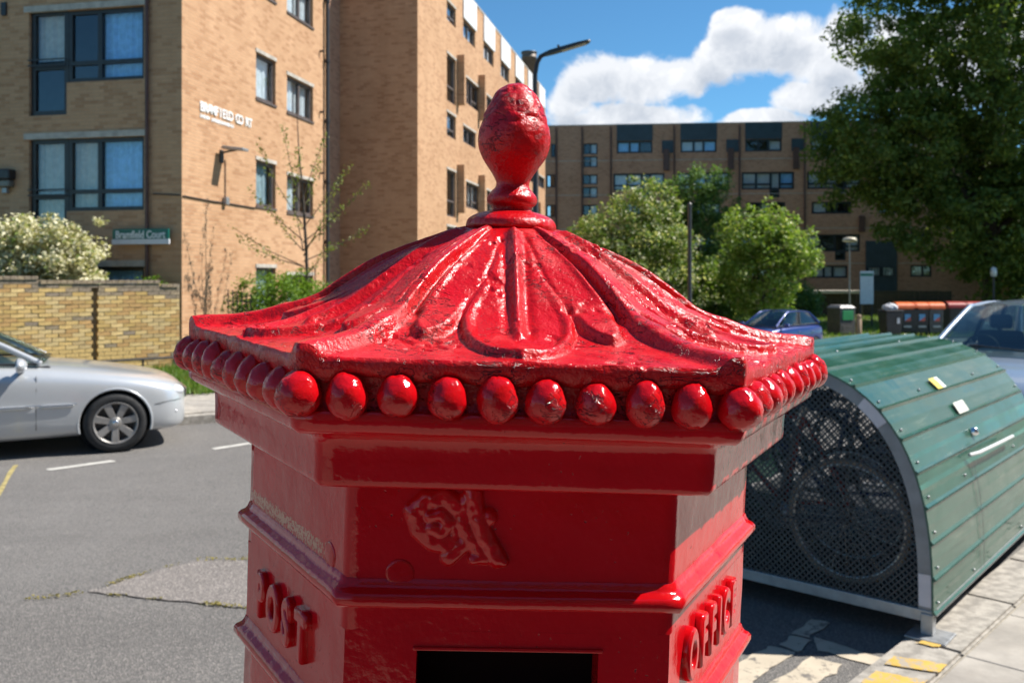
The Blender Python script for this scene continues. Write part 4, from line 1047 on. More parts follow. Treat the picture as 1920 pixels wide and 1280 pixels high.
# beads
def bead_mesh(k):
    bm = bmesh.new(); bmesh.ops.create_uvsphere(bm, u_segments=28, v_segments=18, radius=1)
    for v in bm.verts:
        p = v.co.copy(); n = mnoise.noise(p * 1.6 + Vector((k * 3.1, 0, 0))) * .07 + mnoise.noise(p * 4 + Vector((0, k * 2.7, 0))) * .045 + abs(mnoise.noise(p * 9 + Vector((0, k * 2.7, 0)))) * -.03
        s_ = 1 + n; up = max(0, p.z)
        v.co = Vector((p.x * .0147 * s_ * (1 - .10 * up), p.y * .0147 * s_ * (1 - .10 * up), p.z * (.0153 + .0008 * sin(k * 1.7)) * s_ * (1.06 if p.z > 0 else 1)))
    me = bpy.data.meshes.new('bead'); bm.to_mesh(me); bm.free(); me.polygons.foreach_set('use_smooth', [True] * len(me.polygons)); me.materials.append(M_REDB); return me
bead_ms = [bead_mesh(k) for k in range(6)]
c = hexring(.3000)
for i in range(6):
    a = Vector((*c[i], -.0808)); b = Vector((*c[(i + 1) % 6], -.0808))
    for k in range(9):
        o = link('bead', bead_ms[RND.randrange(6)], PB); o.location = a.lerp(b, k / 9) + Vector((RND.uniform(-.0008, .0008), RND.uniform(-.0008, .0008), RND.uniform(-.0012, .0012))); o.rotation_euler = (RND.uniform(-.1, .1), RND.uniform(-.1, .1), RND.uniform(0, 6.28))
        sc = 1.08 if k == 0 else RND.uniform(.95, 1.04); o.scale = (sc, sc, RND.uniform(.95, 1.06))
# finial
vz = lambda v: (523.7 - v) * .000513
fp_ = [(0, 156), (.006, 157.5), (.0115, 163), (.0165, 172), (.0212, 184), (.0262, 202), (.0308, 224), (.0342, 245), (.0352, 262), (.0340, 280), (.0302, 298), (.0245, 315), (.0192, 330), (.0162, 342), (.0158, 349),
       (.0172, 354), (.0205, 361), (.0236, 369), (.0243, 376), (.0232, 383), (.0200, 388), (.0190, 394), (.0205, 397), (.028, 400), (.036, 406), (.0412, 413), (.0432, 420), (.0435, 427), (.041, 433), (.036, 440)]
def finial_part(name, i0, i1, nz=.0010, lobes=0):
    pts_ = [(r, vz(v)) for r, v in fp_[i0:i1]]; zs = np.array([p[1] for p in pts_]); rs = np.array([p[0] for p in pts_]); tq = np.linspace(0, len(pts_) - 1, (len(pts_) - 1) * 6 + 1)
    ii = np.arange(len(pts_)); rr = catmull(ii, rs, tq); zz = catmull(ii, zs, tq); n = 96; vs = []; fs = []
    for r, z in zip(rr, zz):
        r = max(r, .0002)
        for k in range(n):
            a = 2 * pi * k / n; p = Vector((r * cos(a), r * sin(a), z)); q = mnoise.noise(p * 70) * .6 + mnoise.noise(p * 190) * .4; q3 = mnoise.noise(Vector((p.x * 110, p.y * 110, p.z * 45)))
            up = smooth(.118, .165, z); bump_ = q * nz * (.5 + up * 1.3) - max(0, q3 - .18) * .0032 * up
            if lobes: bump_ += .0014 * (abs(sin(a * lobes / 2 + (pi / 2 if z > .155 else 0))) ** .6 - .6) * smooth(.118, .150, z) * (1 - smooth(.172, .187, z)) - .0007 * math.exp(-((z - .155 + .008 * abs(sin(a * lobes / 2))) / .0022) ** 2)
            o = Vector((cos(a), sin(a), .25)); vs.append(p + o * bump_)
    m_ = len(rr)
    for j in range(m_ - 1):
        for k in range(n): fs.append((j * n + k, (j + 1) * n + k, (j + 1) * n + (k + 1) % n, j * n + (k + 1) % n))
    return link(name, np_mesh(name, vs, fs, True), PB, M_RED)
finial_part('finial_acorn', 0, 15, lobes=6); finial_part('finial_ring', 14, 22); finial_part('finial_collar', 21, 30)
# raised letters on the side faces
def face_frame(i):
    """frame of side face i: x to the viewer's right, y up, z outward"""
    a, b = HEX[i], HEX[(i + 1) % 6]; A_ = Vector((cos(a), sin(a), 0)) * .2392; B_ = Vector((cos(b), sin(b), 0)) * .2392
    x = (B_ - A_).normalized(); n = Vector((x.y, -x.x, 0)); return A_, x, n, (B_ - A_).length
def raise_on(i, w, z, me, name, parent, out=.001, sx=1.0):
    A_, x, n, ln = face_frame(i); o = link(name, me, parent, M_REDF); M = Matrix.Identity(4); M.col[0][:3] = x; M.col[1][:3] = (0, 0, 1); M.col[2][:3] = n; M.col[3][:3] = A_ + x * (w * ln) + n * out + Vector((0, 0, z)); o.matrix_basis = M; return o
def letter(ch, size, squash):
    me = text_mesh(ch, size, .0026, .0030, .0008, squash)
    for p in me.polygons: p.use_smooth = True
    return me
for k, ch in enumerate('POST'): raise_on(5, .235 + .145 * k, -.2935, letter(ch, .050, .70), 'letter', PB)
for k, ch in enumerate('OFFICE'): raise_on(1, [.20, .335, .45, .545, .64, .75][k], -.2905, letter(ch, .050, .64), 'letter', PB)
# worn crest in low relief above the slot
def crest():
    nx, ny = 90, 60; X = np.linspace(-.084, .004, nx); Z = np.linspace(-.214, -.152, ny); y0 = -.2392 * .866
    gx, gz = np.meshgrid(X, Z, indexing='ij'); hh = np.zeros_like(gx)
    def ridge(pts, r, hgt):
        nonlocal hh
        for (x0, z0), (x1, z1) in zip(pts, pts[1:]):
            dx, dz_ = x1 - x0, z1 - z0; t = np.clip(((gx - x0) * dx + (gz - z0) * dz_) / (dx * dx + dz_ * dz_), 0, 1)
            d = np.hypot(gx - x0 - t * dx, gz - z0 - t * dz_); hh = np.maximum(hh, hgt * np.sqrt(np.clip(1 - (d / r)**2, 0, 1)))
    px = lambda u, v: ((u - 957) / 1685 * .657 + .0, -(v - 523.7) / 1685 * .657 + .0 + (u - 957) * -.0000137)
    ridge([px(*q) for q in ((772, 968), (795, 945), (825, 938), (848, 952))], .0085, .008); ridge([px(*q) for q in ((776, 975), (785, 1000), (810, 1020), (835, 1024))], .009, .007)
    ridge([px(*q) for q in ((800, 975), (822, 968), (838, 985), (822, 1002), (805, 995))], .006, .009); ridge([px(*q) for q in ((880, 926), (885, 960), (900, 1000), (930, 1048))], .0075, .011)
    ridge([px(*q) for q in ((868, 942), (862, 985), (880, 1015), (905, 1045))], .007, .008); ridge([px(*q) for q in ((838, 1050), (858, 1030), (880, 1012))], .007, .007); ridge([px(*q) for q in ((885, 1050), (912, 1046), (940, 1052))], .005, .009)
    ridge([px(*q) for q in ((848, 955), (852, 990), (846, 1035))], .004, .006); ridge([px(911, 968), px(913, 972)], .006, .009)
    nzv = np.array([[mnoise.noise(Vector((a * 160, b * 160, 2))) for b in Z] for a in X]); hh = hh * .72 * (1 + .18 * nzv) - .0008
    P_ = np.stack([gx, y0 - hh, gz], 2).reshape(-1, 3); fs = [(i * ny + j, (i + 1) * ny + j, (i + 1) * ny + j + 1, i * ny + j + 1) for i in range(nx - 1) for j in range(ny - 1)]
    link('crest', np_mesh('crest', P_, fs, True), PB, M_REDF)
crest()
for i, w, z in ((5, .86, -.2135), (0, .16, -.2165)):
    mb = MB(); mb.lathe([(.0, .0006), (.0085, .0006), (.0100, .0003), (.0106, -.0004), (.0110, -.002)], 28); me = mb.mesh('lug'); o = raise_on(i, w, z, me, 'lug', PB, .0005)
PB.location = (-.0028, .8643, H)

# ------------------------------------------------------------------ bike hangar
M_HG = NT('dark green coated steel')
def _hg(m):
    c = m.mix(m.ramp(m.noise(1.3, 4), .3, .7), (.022, .082, .058), (.030, .104, .076))
    mp = m.n('Mapping'); m.k(m.co.outputs['Object'], mp.inputs[0]); mp.inputs['Scale'].default_value = (.5, 5, 5)
    c = m.mix(m.ramp(m.noise(6, 5, .65, vec=mp.outputs[0]), .52, .78, 0, .35), c, (.20, .24, .19)); m.color(c)
    m.rough(m.ramp(m.noise(3.5, 5), .3, .7, .10, .27)); m.b.inputs['Specular IOR Level'].default_value = .6; m.bump(m.noise(4, 3), .006, .35)
_hg(M_HG); M_HG = M_HG.m
FT = kp(0, 0); foot = gp(1752, 1194, KZ)
HLT = radians(41.0); HL = Vector((sin(HLT), cos(HLT), 0)); HE = Vector((-cos(HLT), sin(HLT), 0))
HGL, HGW, HGH, HZ0 = 2.72, 2.05, 1.27, .17
hg = empty('bike_hangar', (foot.x, foot.y, KZ), 0); tag(hg, 'dark green half-barrel bike hangar with a black mesh end, standing at the kerb', 'bike hangar')
HM = Matrix.Identity(4); HM.col[0][:3] = HL; HM.col[1][:3] = HE; HM.col[2][:3] = (0, 0, 1); hg.matrix_world = Matrix.Translation((foot.x, foot.y, KZ)) @ HM
hz = HZ0 - KZ
def arc(t):
    """t 0..1 from the kerb side over the top: (e, z)"""
    a = pi * t; cx, sx_ = cos(a), sin(a); p = .74
    return Vector((HGW / 2 - HGW / 2 * math.copysign(abs(cx) ** p, cx), hz + HGH * abs(sx_) ** p))
# equal steps along the arc
ts = np.linspace(0, 1, 400); pp = [arc(t) for t in ts]; dcum = np.concatenate([[0], np.cumsum([(b - a).length for a, b in zip(pp, pp[1:])])]); TOT = dcum[-1]
def arc_at(d):
    t = float(np.interp(d, dcum, ts)); p = arc(t); q = arc(min(1, t + .004)) - arc(max(0, t - .004)); q.normalize(); return p, Vector((-q.y, q.x))     # point, outward normal (e,z)
NP_ = 21; step = TOT / NP_
for k in range(NP_):
    pl = []
    for f_, out in ((0.0, .014), (.08, .003), (.36, .001), (.5, .0025), (.64, .001), (.92, .003), (.985, .018)):
        p, n = arc_at(step * (k + f_)); pl.append(p + n * out)
    inner = [arc_at(step * (k + f_))[0] - arc_at(step * (k + f_))[1] * .008 for f_ in (.985, .5, 0.0)]
    ring = pl + inner; m = len(ring); mb = MB(); x0, x1 = -.02, HGL + .02
    mb.add([(x0, q.x, q.y) for q in ring] + [(x1, q.x, q.y) for q in ring], [tuple(range(m)), tuple(range(m, 2 * m))[::-1]] + [(i, m + i, m + (i + 1) % m, (i + 1) % m) for i in range(m)])
    o = mb.build('panel', M_HG, hg)
    for xx in (.05, .75, 1.95, HGL - .05):
        if xx in (.75, 1.95) and k % 3: continue
        p, n = arc_at(step * (k + .25)); b = MB(); b.lathe([(0, .009), (.005, .008), (.008, .004), (.009, 0)], 10); bo = b.build('bolt', M_GREY, hg)
        z = Vector((0, n.x, n.y)); x = Vector((1, 0, 0)); y = z.cross(x); Mb = Matrix.Identity(4); Mb.col[0][:3] = x; Mb.col[1][:3] = y; Mb.col[2][:3] = z; Mb.col[3][:3] = (xx, p.x + n.x * .004, p.y + n.y * .004); bo.matrix_basis = Mb
M_STEEL = flat('grey arch steel', (.20, .21, .225), .5, metal=.3, var=.15, scale=8)
M_MESH = flat('black coated mesh', (.018, .018, .02), .5, var=.2)
M_REFL = flat('pale reflective tape', (.50, .49, .53), .5, var=.08)
for xe in (0.0, HGL):
    # arch band
    vs = []; fs = []; n = 64
    for i in range(n + 1):
        p, nn = arc_at(TOT * i / n); a = p - nn * .010; b = p - nn * .075
        for x in (xe - .012, xe + .012): vs += [(x, a.x, a.y), (x, b.x, b.y)]
    for i in range(n):
        q = i * 4; r = q + 4
        fs += [(q, r, r + 1, q + 1), (q + 2, q + 3, r + 3, r + 2), (q, q + 2, r + 2, r), (q + 1, r + 1, r + 3, q + 3)]
    mb = MB(); mb.add(vs, fs); ab = mb.build('end_arch', M_STEEL, hg)
    for d0, d1 in ((.03, .20), (1.02, 1.19), (1.86, 2.02), (3.0, 3.17)):
        vs = []; fs = []
        for i in range(7):
            p, nn = arc_at(d0 + (d1 - d0) * i / 6); a = p - nn * .011; b = p - nn * .074; x = xe + (-.0145 if xe == 0 else .0145); vs += [(x, a.x, a.y), (x, b.x, b.y)]
            if i: fs.append((2 * i - 2, 2 * i, 2 * i + 1, 2 * i - 1))
        mb = MB(); mb.add(vs, fs); mb.build('reflective_tape', M_REFL, ab)
    mb = MB(); mb.box((xe - .02, .0, hz - .045), (xe + .02, HGW, hz + .015)); mb.build('bottom_rail', M_GREY, hg, .003)
    # expanded metal: staggered diamonds of flat wire
    vs = []; fs = []; cw, chh = .036, .0185; wv = .0046
    def inside(e, z):
        if z < hz + .015 or e < .02 or e > HGW - .02: return False
        q = abs((e - HGW / 2) / (HGW / 2)) ** (1 / .74); return ((z - hz) / HGH) ** (1 / .74) < sqrt(max(0, 1 - q * q)) - .02 if q < 1 else False
    ne = int(HGW / cw) + 1; nz_ = int(HGH / chh) + 1
    for j in range(nz_):
        z = hz + .015 + j * chh; dxs = (cw / 2 if j % 2 else 0)
        for i in range(ne):
            e = i * cw + dxs
            for sgn in (-1, 1):
                a = (e, z); b = (e + sgn * cw / 2, z + chh)
                if not (inside(*a) and inside(*b)): continue
                l = sqrt((b[0] - a[0])**2 + (b[1] - a[1])**2); ox, oz = -(b[1] - a[1]) / l * wv, (b[0] - a[0]) / l * wv; q = len(vs)
                vs += [(xe - .003, a[0] - ox, a[1] - oz), (xe - .003, a[0] + ox, a[1] + oz), (xe + .003, b[0] + ox, b[1] + oz), (xe + .003, b[0] - ox, b[1] - oz)]
                fs.append((q, q + 1, q + 2, q + 3))
    o = link('mesh_screen', np_mesh('mesh_screen', vs, fs), hg, M_MESH); o['kind'] = 'stuff'
    for e in (.03, HGW - .03):
        mb = MB(); mb.box((xe - .03, e - .03, .012), (xe + .03, e + .03, hz + .0)); lg = mb.build('foot', M_GREY, hg, .004)
        mb = MB(); mb.box((xe - .10, e - .11, -.0 if e < 1 else -KZ), (xe + .10, e + .09, .012)); mb.build('base_plate', M_GREY, lg, .003)
mb = MB(); mb.box((.02, -.006, hz - .02), (HGL - .02, .03, hz + .02)); mb.build('side_rail', M_GREY, hg)
# door seam, lever and lock, stickers
def patch(name, x0, x1, d0, d1, out, mat, th=.004):
    vs = []; n = 4
    for x in (x0, x1):
        for i in range(n + 1):
            p, nn = arc_at(d0 + (d1 - d0) * i / n); a = p + nn * out; vs.append((x, a.x, a.y))
    mb = MB(); mb.add(vs, [(i, i + 1, n + 2 + i, n + 1 + i) for i in range(n)]); return mb.build(name, mat, hg)
patch('sticker', 1.02, 1.13, step * 6.05, step * 6.5, .019, flat('yellow sticker', (.75, .58, .06), .5, var=.1))
patch('sticker', 1.13, 1.19, step * 6.05, step * 6.5, .019, flat('white sticker', (.75, .75, .72), .5, var=.05))
patch('sticker', 1.06, 1.27, step * 5.05, step * 5.45, .019, flat('pale paper sticker', (.66, .66, .60), .6, var=.1))
patch('door_seam', .92, .932, step * .2, step * 3.4, .0175, M_PIPE)
mb = MB(); p, nn = arc_at(step * 4.35); mb.lathe([(0, .03), (.02, .028), (.026, .015), (.03, 0)], 16); o = mb.build('lock', flat('bright chrome', (.75, .75, .76), .15, metal=1, var=.03), hg); o.location = (1.16, p.x + nn.x * .01, p.y + nn.y * .01); o.rotation_euler = (radians(70), 0, 0)
mb = MB(); p, nn = arc_at(step * 3.75); q = Vector((0, p.x + nn.x * .05, p.y + nn.y * .05)); mb.tube([q + Vector((.85, .02, 0)), q + Vector((.95, -.01, .005)), q + Vector((1.35, -.015, .0)), q + Vector((1.8, -.01, -.01))], .011, 8); mb.build('lever', flat('pale plastic handle', (.62, .63, .64), .4, var=.05), hg)
mb = MB(); mb.box((.03, .05, hz - .04), (HGL - .03, HGW - .05, hz - .005)); mb.build('floor_tray', M_DGREY, hg)
# bicycles kept inside
M_TYRE = flat('black rubber', (.02, .02, .021), .8, var=.25, scale=20); M_RIM = flat('bare aluminium', (.52, .52, .52), .35, metal=.8, var=.1); M_BLK = flat('black plastic', (.025, .025, .027), .55, var=.2)
def bicycle(x, e0, label, frame_c, facing=1, tilt=0.0, tan=False):
    b = empty('bicycle'); tag(b, label, 'bicycle', 'bicycles inside the hangar'); T_ = hg.matrix_world @ Matrix.Translation((x, e0, .0)); b.matrix_world = T_ @ Matrix.Rotation(tilt, 4, 'Y') if facing > 0 else T_ @ Matrix.Rotation(pi, 4, 'Z')
    fm = flat('bicycle paint ' + label[:12], frame_c, .3, var=.1); R = .335; wb = 1.02; zc_ = R + hz + .03
    for i, y in enumerate((0, wb)):
        mb = MB(); mb.tube([(0, y + R * cos(a), zc_ + R * sin(a)) for a in np.linspace(0, 2 * pi, 49)[:-1]], .016, 8, closed=True); w = mb.build('wheel', flat('tan wall tyre', (.30, .23, .17), .8, var=.2) if tan else M_TYRE, b)
        mb = MB(); mb.tube([(0, y + (R - .02) * cos(a), zc_ + (R - .02) * sin(a)) for a in np.linspace(0, 2 * pi, 49)[:-1]], .011, 6, closed=True); mb.build('rim', M_RIM, w)
        mb = MB()
        for k in range(20):
            a = 2 * pi * k / 20; mb.bar((.012 * (-1)**k, y + .02 * cos(a + .9), zc_ + .02 * sin(a + .9)), (0, y + (R - .03) * cos(a), zc_ + (R - .03) * sin(a)), .0022)
        mb.build('spokes', M_RIM, w)
        mb = MB(); mb.tube([(-.04, y, zc_), (.04, y, zc_)], .018, 10); mb.build('hub', M_BLK, w)
    rear, front = Vector((0, 0, zc_)), Vector((0, wb, zc_)); bb = Vector((0, .43, zc_ - .05)); st = Vector((0, .30, zc_ + .50)); hd = Vector((0, .86, zc_ + .50)); hb = Vector((0, .89, zc_ + .36))
    mb = MB(); mb.tube([bb, st], .016); mb.tube([st, hd], .016); mb.tube([bb, hb], .019); mb.tube([hd, hb], .019)
    for s_ in (-.035, .035): mb.tube([rear + Vector((s_, 0, 0)), bb], .009, 6); mb.tube([rear + Vector((s_, 0, 0)), st], .008, 6)
    mb.build('frame', fm, b)
    mb = MB()
    for s_ in (-.05, .05): mb.tube([hb + Vector((s_, 0, 0)), hb.lerp(front, .5) + Vector((s_, .02, 0)), front + Vector((s_, 0, 0))], .012, 6)
    mb.build('fork', fm, b)
    mb = MB(); mb.tube([(0, .83, zc_ + .62), (.18, .86, zc_ + .64), (.29, .80, zc_ + .63)], .012); mb.tube([(0, .83, zc_ + .62), (-.18, .86, zc_ + .64), (-.29, .80, zc_ + .63)], .012); mb.tube([hd, (0, .83, zc_ + .62)], .014); mb.build('handlebar', M_BLK, b)
    mb = MB(); mb.tube([st, (0, .26, zc_ + .63)], .013); mb.build('seat_post', M_RIM, b)
    sd = MB(); sec = [(-.13, .075, 0), (-.08, .08, .012), (0, .05, .01), (.08, .025, .005), (.15, .012, -.01)]; vs = []
    for y, w, z in sec: vs += [(-w, .26 + y, zc_ + .64 + z - .02), (-w * .8, .26 + y, zc_ + .66 + z), (w * .8, .26 + y, zc_ + .66 + z), (w, .26 + y, zc_ + .64 + z - .02)]
    sd.add(vs, [(4 * i + k, 4 * i + k + 1, 4 * i + k + 5, 4 * i + k + 4) for i in range(4) for k in range(3)] + [(0, 1, 2, 3), (19, 18, 17, 16)], True); sd.build('saddle', M_BLK, b)
    mb = MB(); mb.lathe([(.0, -.004), (.09, -.004), (.09, .004), (0, .004)], 28, 'x', (.05, bb.y, bb.z)); cr = mb.build('chainring', M_RIM, b)
    mb = MB(); mb.bar((.065, bb.y, bb.z), (.065, bb.y + .06, bb.z - .16), .018); mb.bar((-.065, bb.y, bb.z), (-.065, bb.y - .06, bb.z + .16), .018); mb.build('crank', M_BLK, cr)
    return b
bicycle(.14, .50, 'bicycle with thin tan tyres just behind the hangar mesh end', (.05, .05, .06), 1, 0, True)
bicycle(.52, .62, 'red framed bicycle second inside the hangar', (.38, .03, .02))
bicycle(.95, .50, 'blue framed bicycle third inside the hangar', (.02, .08, .25))
bicycle(1.5, .62, 'silver framed bicycle deep inside the hangar', (.4, .4, .42))
bicycle(2.1, .50, 'black bicycle at the far end inside the hangar', (.02, .02, .02))

# ------------------------------------------------------------------ cars
M_CG = glass_mat('car glass', (.32, .42, .42)); M_TRIM = flat('black car trim', (.018, .018, .02), .5, var=.15)
M_CHROME = flat('bright car trim', (.62, .63, .64), .18, metal=.9, var=.05); M_LAMP = flat('clear lamp lens', (.55, .57, .60), .08, var=.1, spec=.8); M_AMBER = flat('amber lens', (.6, .22, .02), .1)
M_ALLOY = flat('dusty alloy', (.33, .315, .30), .45, metal=.55, var=.15); M_SEAT = flat('grey seat cloth', (.05, .052, .056), .85)
def evaluated(o):
    dg = bpy.context.evaluated_depsgraph_get(); me = bpy.data.meshes.new_from_object(o.evaluated_get(dg)); return me
def car(name, label, pos, rz, paint, P):
    """P: dict of the car's measures; x forward from mid wheelbase, y left, z up"""
    c_ = empty(name, pos, rz); tag(c_, label, 'car')
    st = P['body']                # (x, half width, z sill, z shoulder, z top)
    vs = []; n = 11
    for x, w, zs_, zh, zt in st:
        sec = [(0, zs_ - .02), (.55 * w, zs_ - .02), (.90 * w, zs_), (.972 * w, zs_ + .10 * (zh - zs_) + .02), (1.0 * w, zs_ + .48 * (zh - zs_)), (.990 * w, zs_ + .80 * (zh - zs_)), (.962 * w, zh), (.90 * w, zh + .50 * (zt - zh)), (.72 * w, zt - .08 * (zt - zh)), (.38 * w, zt), (0, zt + .006)]
        for y, z in sec: vs.append((x, y, z))
        for y, z in sec[-2:0:-1]: vs.append((x, -y, z))
    m = 2 * n - 2; fs = []
    for i in range(len(st) - 1):
        for k in range(m): fs.append((i * m + k, i * m + (k + 1) % m, (i + 1) * m + (k + 1) % m, (i + 1) * m + k))
    fs += [tuple(range(m))[::-1], tuple((len(st) - 1) * m + k for k in range(m))]
    me = bpy.data.meshes.new('body'); me.from_pydata(vs, [], fs); me.update()
    bm = bmesh.new(); bm.from_mesh(me); bmesh.ops.recalc_face_normals(bm, faces=bm.faces); bm.to_mesh(me); bm.free()
    tmp = bpy.data.objects.new('body', me); COL.objects.link(tmp); s_ = tmp.modifiers.new('s', 'SUBSURF'); s_.levels = 2; s_.render_levels = 2
    cut = []; R = P['wheel_r']; ra = R * 1.13; hw = P['hw']
    for xw in P['axles']:
        for sd in (-1, 1):
            mb = MB(); mb.lathe([(0, -.27), (ra, -.27), (ra, .27), (0, .27)], 48, 'y', (xw, sd * (hw - .10), R), sm=False); q = mb.mesh('cut')
            bm = bmesh.new(); bm.from_mesh(q); bmesh.ops.remove_doubles(bm, verts=bm.verts, dist=1e-5); bmesh.ops.recalc_face_normals(bm, faces=bm.faces); bm.to_mesh(q); bm.free()
            co = bpy.data.objects.new('cut', q); COL.objects.link(co); cut.append(co); bo = tmp.modifiers.new('b', 'BOOLEAN'); bo.object = co; bo.operation = 'DIFFERENCE'; bo.solver = 'EXACT'
    bme = evaluated(tmp); bpy.data.objects.remove(tmp)
    for q in cut: bpy.data.objects.remove(q)
    bme.materials.clear(); bme.polygons.foreach_set('use_smooth', [True] * len(bme.polygons)); body_o = link('body', bme, c_, paint)
    try: bme.set_sharp_from_angle(angle=radians(35))
    except Exception: pass
    # wheel wells and arch lips
    for xw in P['axles']:
        for sd in (-1, 1):
            mb = MB(); mb.lathe([(0, -.02), (ra + .03, -.02), (ra + .03, .0)], 32, 'y', (xw, sd * (hw - .36), R)); mb.build('wheel_well', M_TRIM, c_)
            mb = MB(); mb.tube([(xw + (ra + .004) * cos(a), sd * (hw - .028), R + (ra + .004) * sin(a)) for a in np.linspace(-.25, pi + .25, 25)], .013, 6); mb.build('arch_lip', paint if P.get('lip') else M_TRIM, body_o)
            w = empty('wheel', (xw, sd * (hw - .015), R)); w.parent = c_; w.rotation_euler = (0, 0, 0 if sd < 0 else pi)
            r = R; T_ = P['tyre_w']
            mb = MB(); mb.lathe([(r * .66, .01), (r * .70, -.004), (r * .86, -.008), (r * .95, .006), (r * .995, .03), (r, .06), (r, T_ - .05), (r * .97, T_ - .01), (r * .7, T_)], 48, 'y'); ty = mb.build('tyre', M_TYRE, w)
            mb = MB(); mb.lathe([(r * .71, -.002), (r * .69, -.008), (r * .655, .002), (r * .62, .03), (r * .60, .10)], 48, 'y'); mb.build('rim', M_ALLOY, w)
            ns = P['spokes']; mb = MB()
            for k in range(ns):
                a = 2 * pi * k / ns + .2; d = Vector((cos(a), 0, sin(a))); t = Vector((-sin(a), 0, cos(a)))
                i0, i1 = r * .10, r * .655; w0, w1 = r * P['sw'][0], r * P['sw'][1]
                q = [d * i0 - t * w0, d * i0 + t * w0, d * i1 + t * w1, d * i1 - t * w1]
                fr = [p + Vector((0, .012 if e < 2 else .0, 0)) for e, p in enumerate(q)]; bkk = [p + Vector((0, .05, 0)) for p in q]
                mb.add(fr + bkk, [(0, 1, 2, 3), (7, 6, 5, 4), (0, 4, 5, 1), (1, 5, 6, 2), (2, 6, 7, 3), (3, 7, 4, 0)])
            mb.lathe([(0, .0), (r * .16, .002), (r * .2, .012), (r * .2, .05)], 24, 'y'); mb.build('spokes', M_ALLOY, w, .006)
            mb = MB(); mb.lathe([(0, -.006), (r * .09, -.004), (r * .10, .004)], 18, 'y'); mb.build('hub_cap', M_CHROME, w)
            mb = MB(); mb.lathe([(0, .09), (r * .62, .09)], 32, 'y'); mb.build('brake_disc', M_DGREY, w)
    # glasshouse
    g = P['glass']    # windscreen base/top, roof, rear: x, half width, z
    Ab, At, Bb, Bt, Cb, Ct = [Vector(q) for q in (g['Ab'], g['At'], g['Bb'], g['Bt'], g['Cb'], g['Ct'])]     # A pillar, rear side corner, rear window base  (left side, y>0)
    fl = lambda v: Vector((v.x, -v.y, v.z))
    def pane(name, quad, mat, th=.006, bow=None, nu=8, nv=4):
        """curved sheet between four corners"""
        a, b, c2, d = quad; vs = []
        for i in range(nu + 1):
            for j in range(nv + 1):
                u, v = i / nu, j / nv; p = a.lerp(b, u).lerp(d.lerp(c2, u), v)
                if bow is not None: p = p + bow * (4 * u * (1 - u)) + (bow * .25 * (4 * v * (1 - v)))
                vs.append(p)
        m_ = MB(); m_.add(vs, [(i * (nv + 1) + j, (i + 1) * (nv + 1) + j, (i + 1) * (nv + 1) + j + 1, i * (nv + 1) + j + 1) for i in range(nu) for j in range(nv)], True); return m_.build(name, mat, c_)
    ins = lambda q, k: [q[i] + (sum(q, Vector()) / 4 - q[i]) * k for i in range(4)]
    fw = Vector((.10, 0, .03)); rw = Vector((-.08, 0, .02))
    pane('windscreen', [Ab, fl(Ab), fl(At), At], M_CG, bow=fw); pane('rear_window', [Ct, fl(Ct), fl(Cb), Cb], M_CG, bow=rw)
    # roof
    nu, nv = 10, 10; vs = []
    for i in range(nu + 1):
        for j in range(nv + 1):
            u, v = i / nu, j / nv; p = At.lerp(Ct, u); p = Vector((p.x, p.y + .03 * sin(pi * u), p.z + P['roof_bow'] * sin(pi * (u * .9 + .05)) - P['roof_bow'] * sin(pi * .05))); y = p.y * (1 - 2 * v); vs.append((p.x + .06 * (1 - (1 - 2 * v)**2) * (1 - u) - .05 * (1 - (1 - 2 * v)**2) * u, y, p.z + .055 * (1 - (1 - 2 * v)**2)**.8))
    mb = MB(); mb.add(vs, [(i * (nv + 1) + j, (i + 1) * (nv + 1) + j, (i + 1) * (nv + 1) + j + 1, i * (nv + 1) + j + 1) for i in range(nu) for j in range(nv)], True); mb.build('roof', paint, c_)
    roofe = [Vector(vs[i * (nv + 1)]) for i in range(nu + 1)]
    for sd in (1, -1):
        S_ = (lambda v: v) if sd > 0 else fl
        nb = P['side']         # fractions where pillars stand
        belt = lambda t: S_(Ab.lerp(Cb, t)) + Vector((0, 0, P.get('belt_rise', 0) * t))
        def edge(t):
            q = At.lerp(Ct, t); i = min(nu - 1, int(t * nu)); q = roofe[i].lerp(roofe[i + 1], t * nu - i); return S_(q)
        for t0, t1, bt0, bt1, nm in nb:
            a, b, c2, d = belt(bt0), belt(bt1), edge(t1), edge(t0)
            pane('side_window', [a, b, c2, d], M_CG, bow=Vector((0, .015 * sd, 0)))
        for k_ in range(len(nb) - 1):
            p = belt((nb[k_][3] + nb[k_ + 1][2]) / 2); q = edge((nb[k_][1] + nb[k_ + 1][0]) / 2); mb = MB(); mb.bar(p + Vector((0, .004 * sd, 0)), q + Vector((0, .004 * sd, 0)), .035, .09, up=(1, 0, 0)); mb.build('pillar', M_TRIM, c_)
        mb = MB(); mb.tube([belt(0) + Vector((.02, 0, 0)), S_(Ab.lerp(At, .5)) + fw * .2, edge(0)] + [edge(t) + Vector((0, .004 * sd, 0)) for t in np.linspace(.1, 1, 8)] + [S_(Ct.lerp(Cb, .5)), belt(1)], [.035, .032, .03] + [.026] * 8 + [.05, .06], 8); mb.build('roof_rail', paint, c_)
        mb = MB(); mb.tube([belt(t) + Vector((0, .012 * sd, .0)) for t in np.linspace(0, 1, 9)], .014, 6); mb.build('belt_trim', M_TRIM, c_)
        # door seams, handle, moulding, mirror, lamps
        for x in P['seams']:
            mb = MB(); ww = hw; mb.tube([(x, sd * (P['yof'](x, z) + .0005), z) for z in np.linspace(P['sill_z'] + .06, P['belt_z'](x) - .02, 9)], .004, 5); mb.build('door_seam', M_TRIM, body_o)
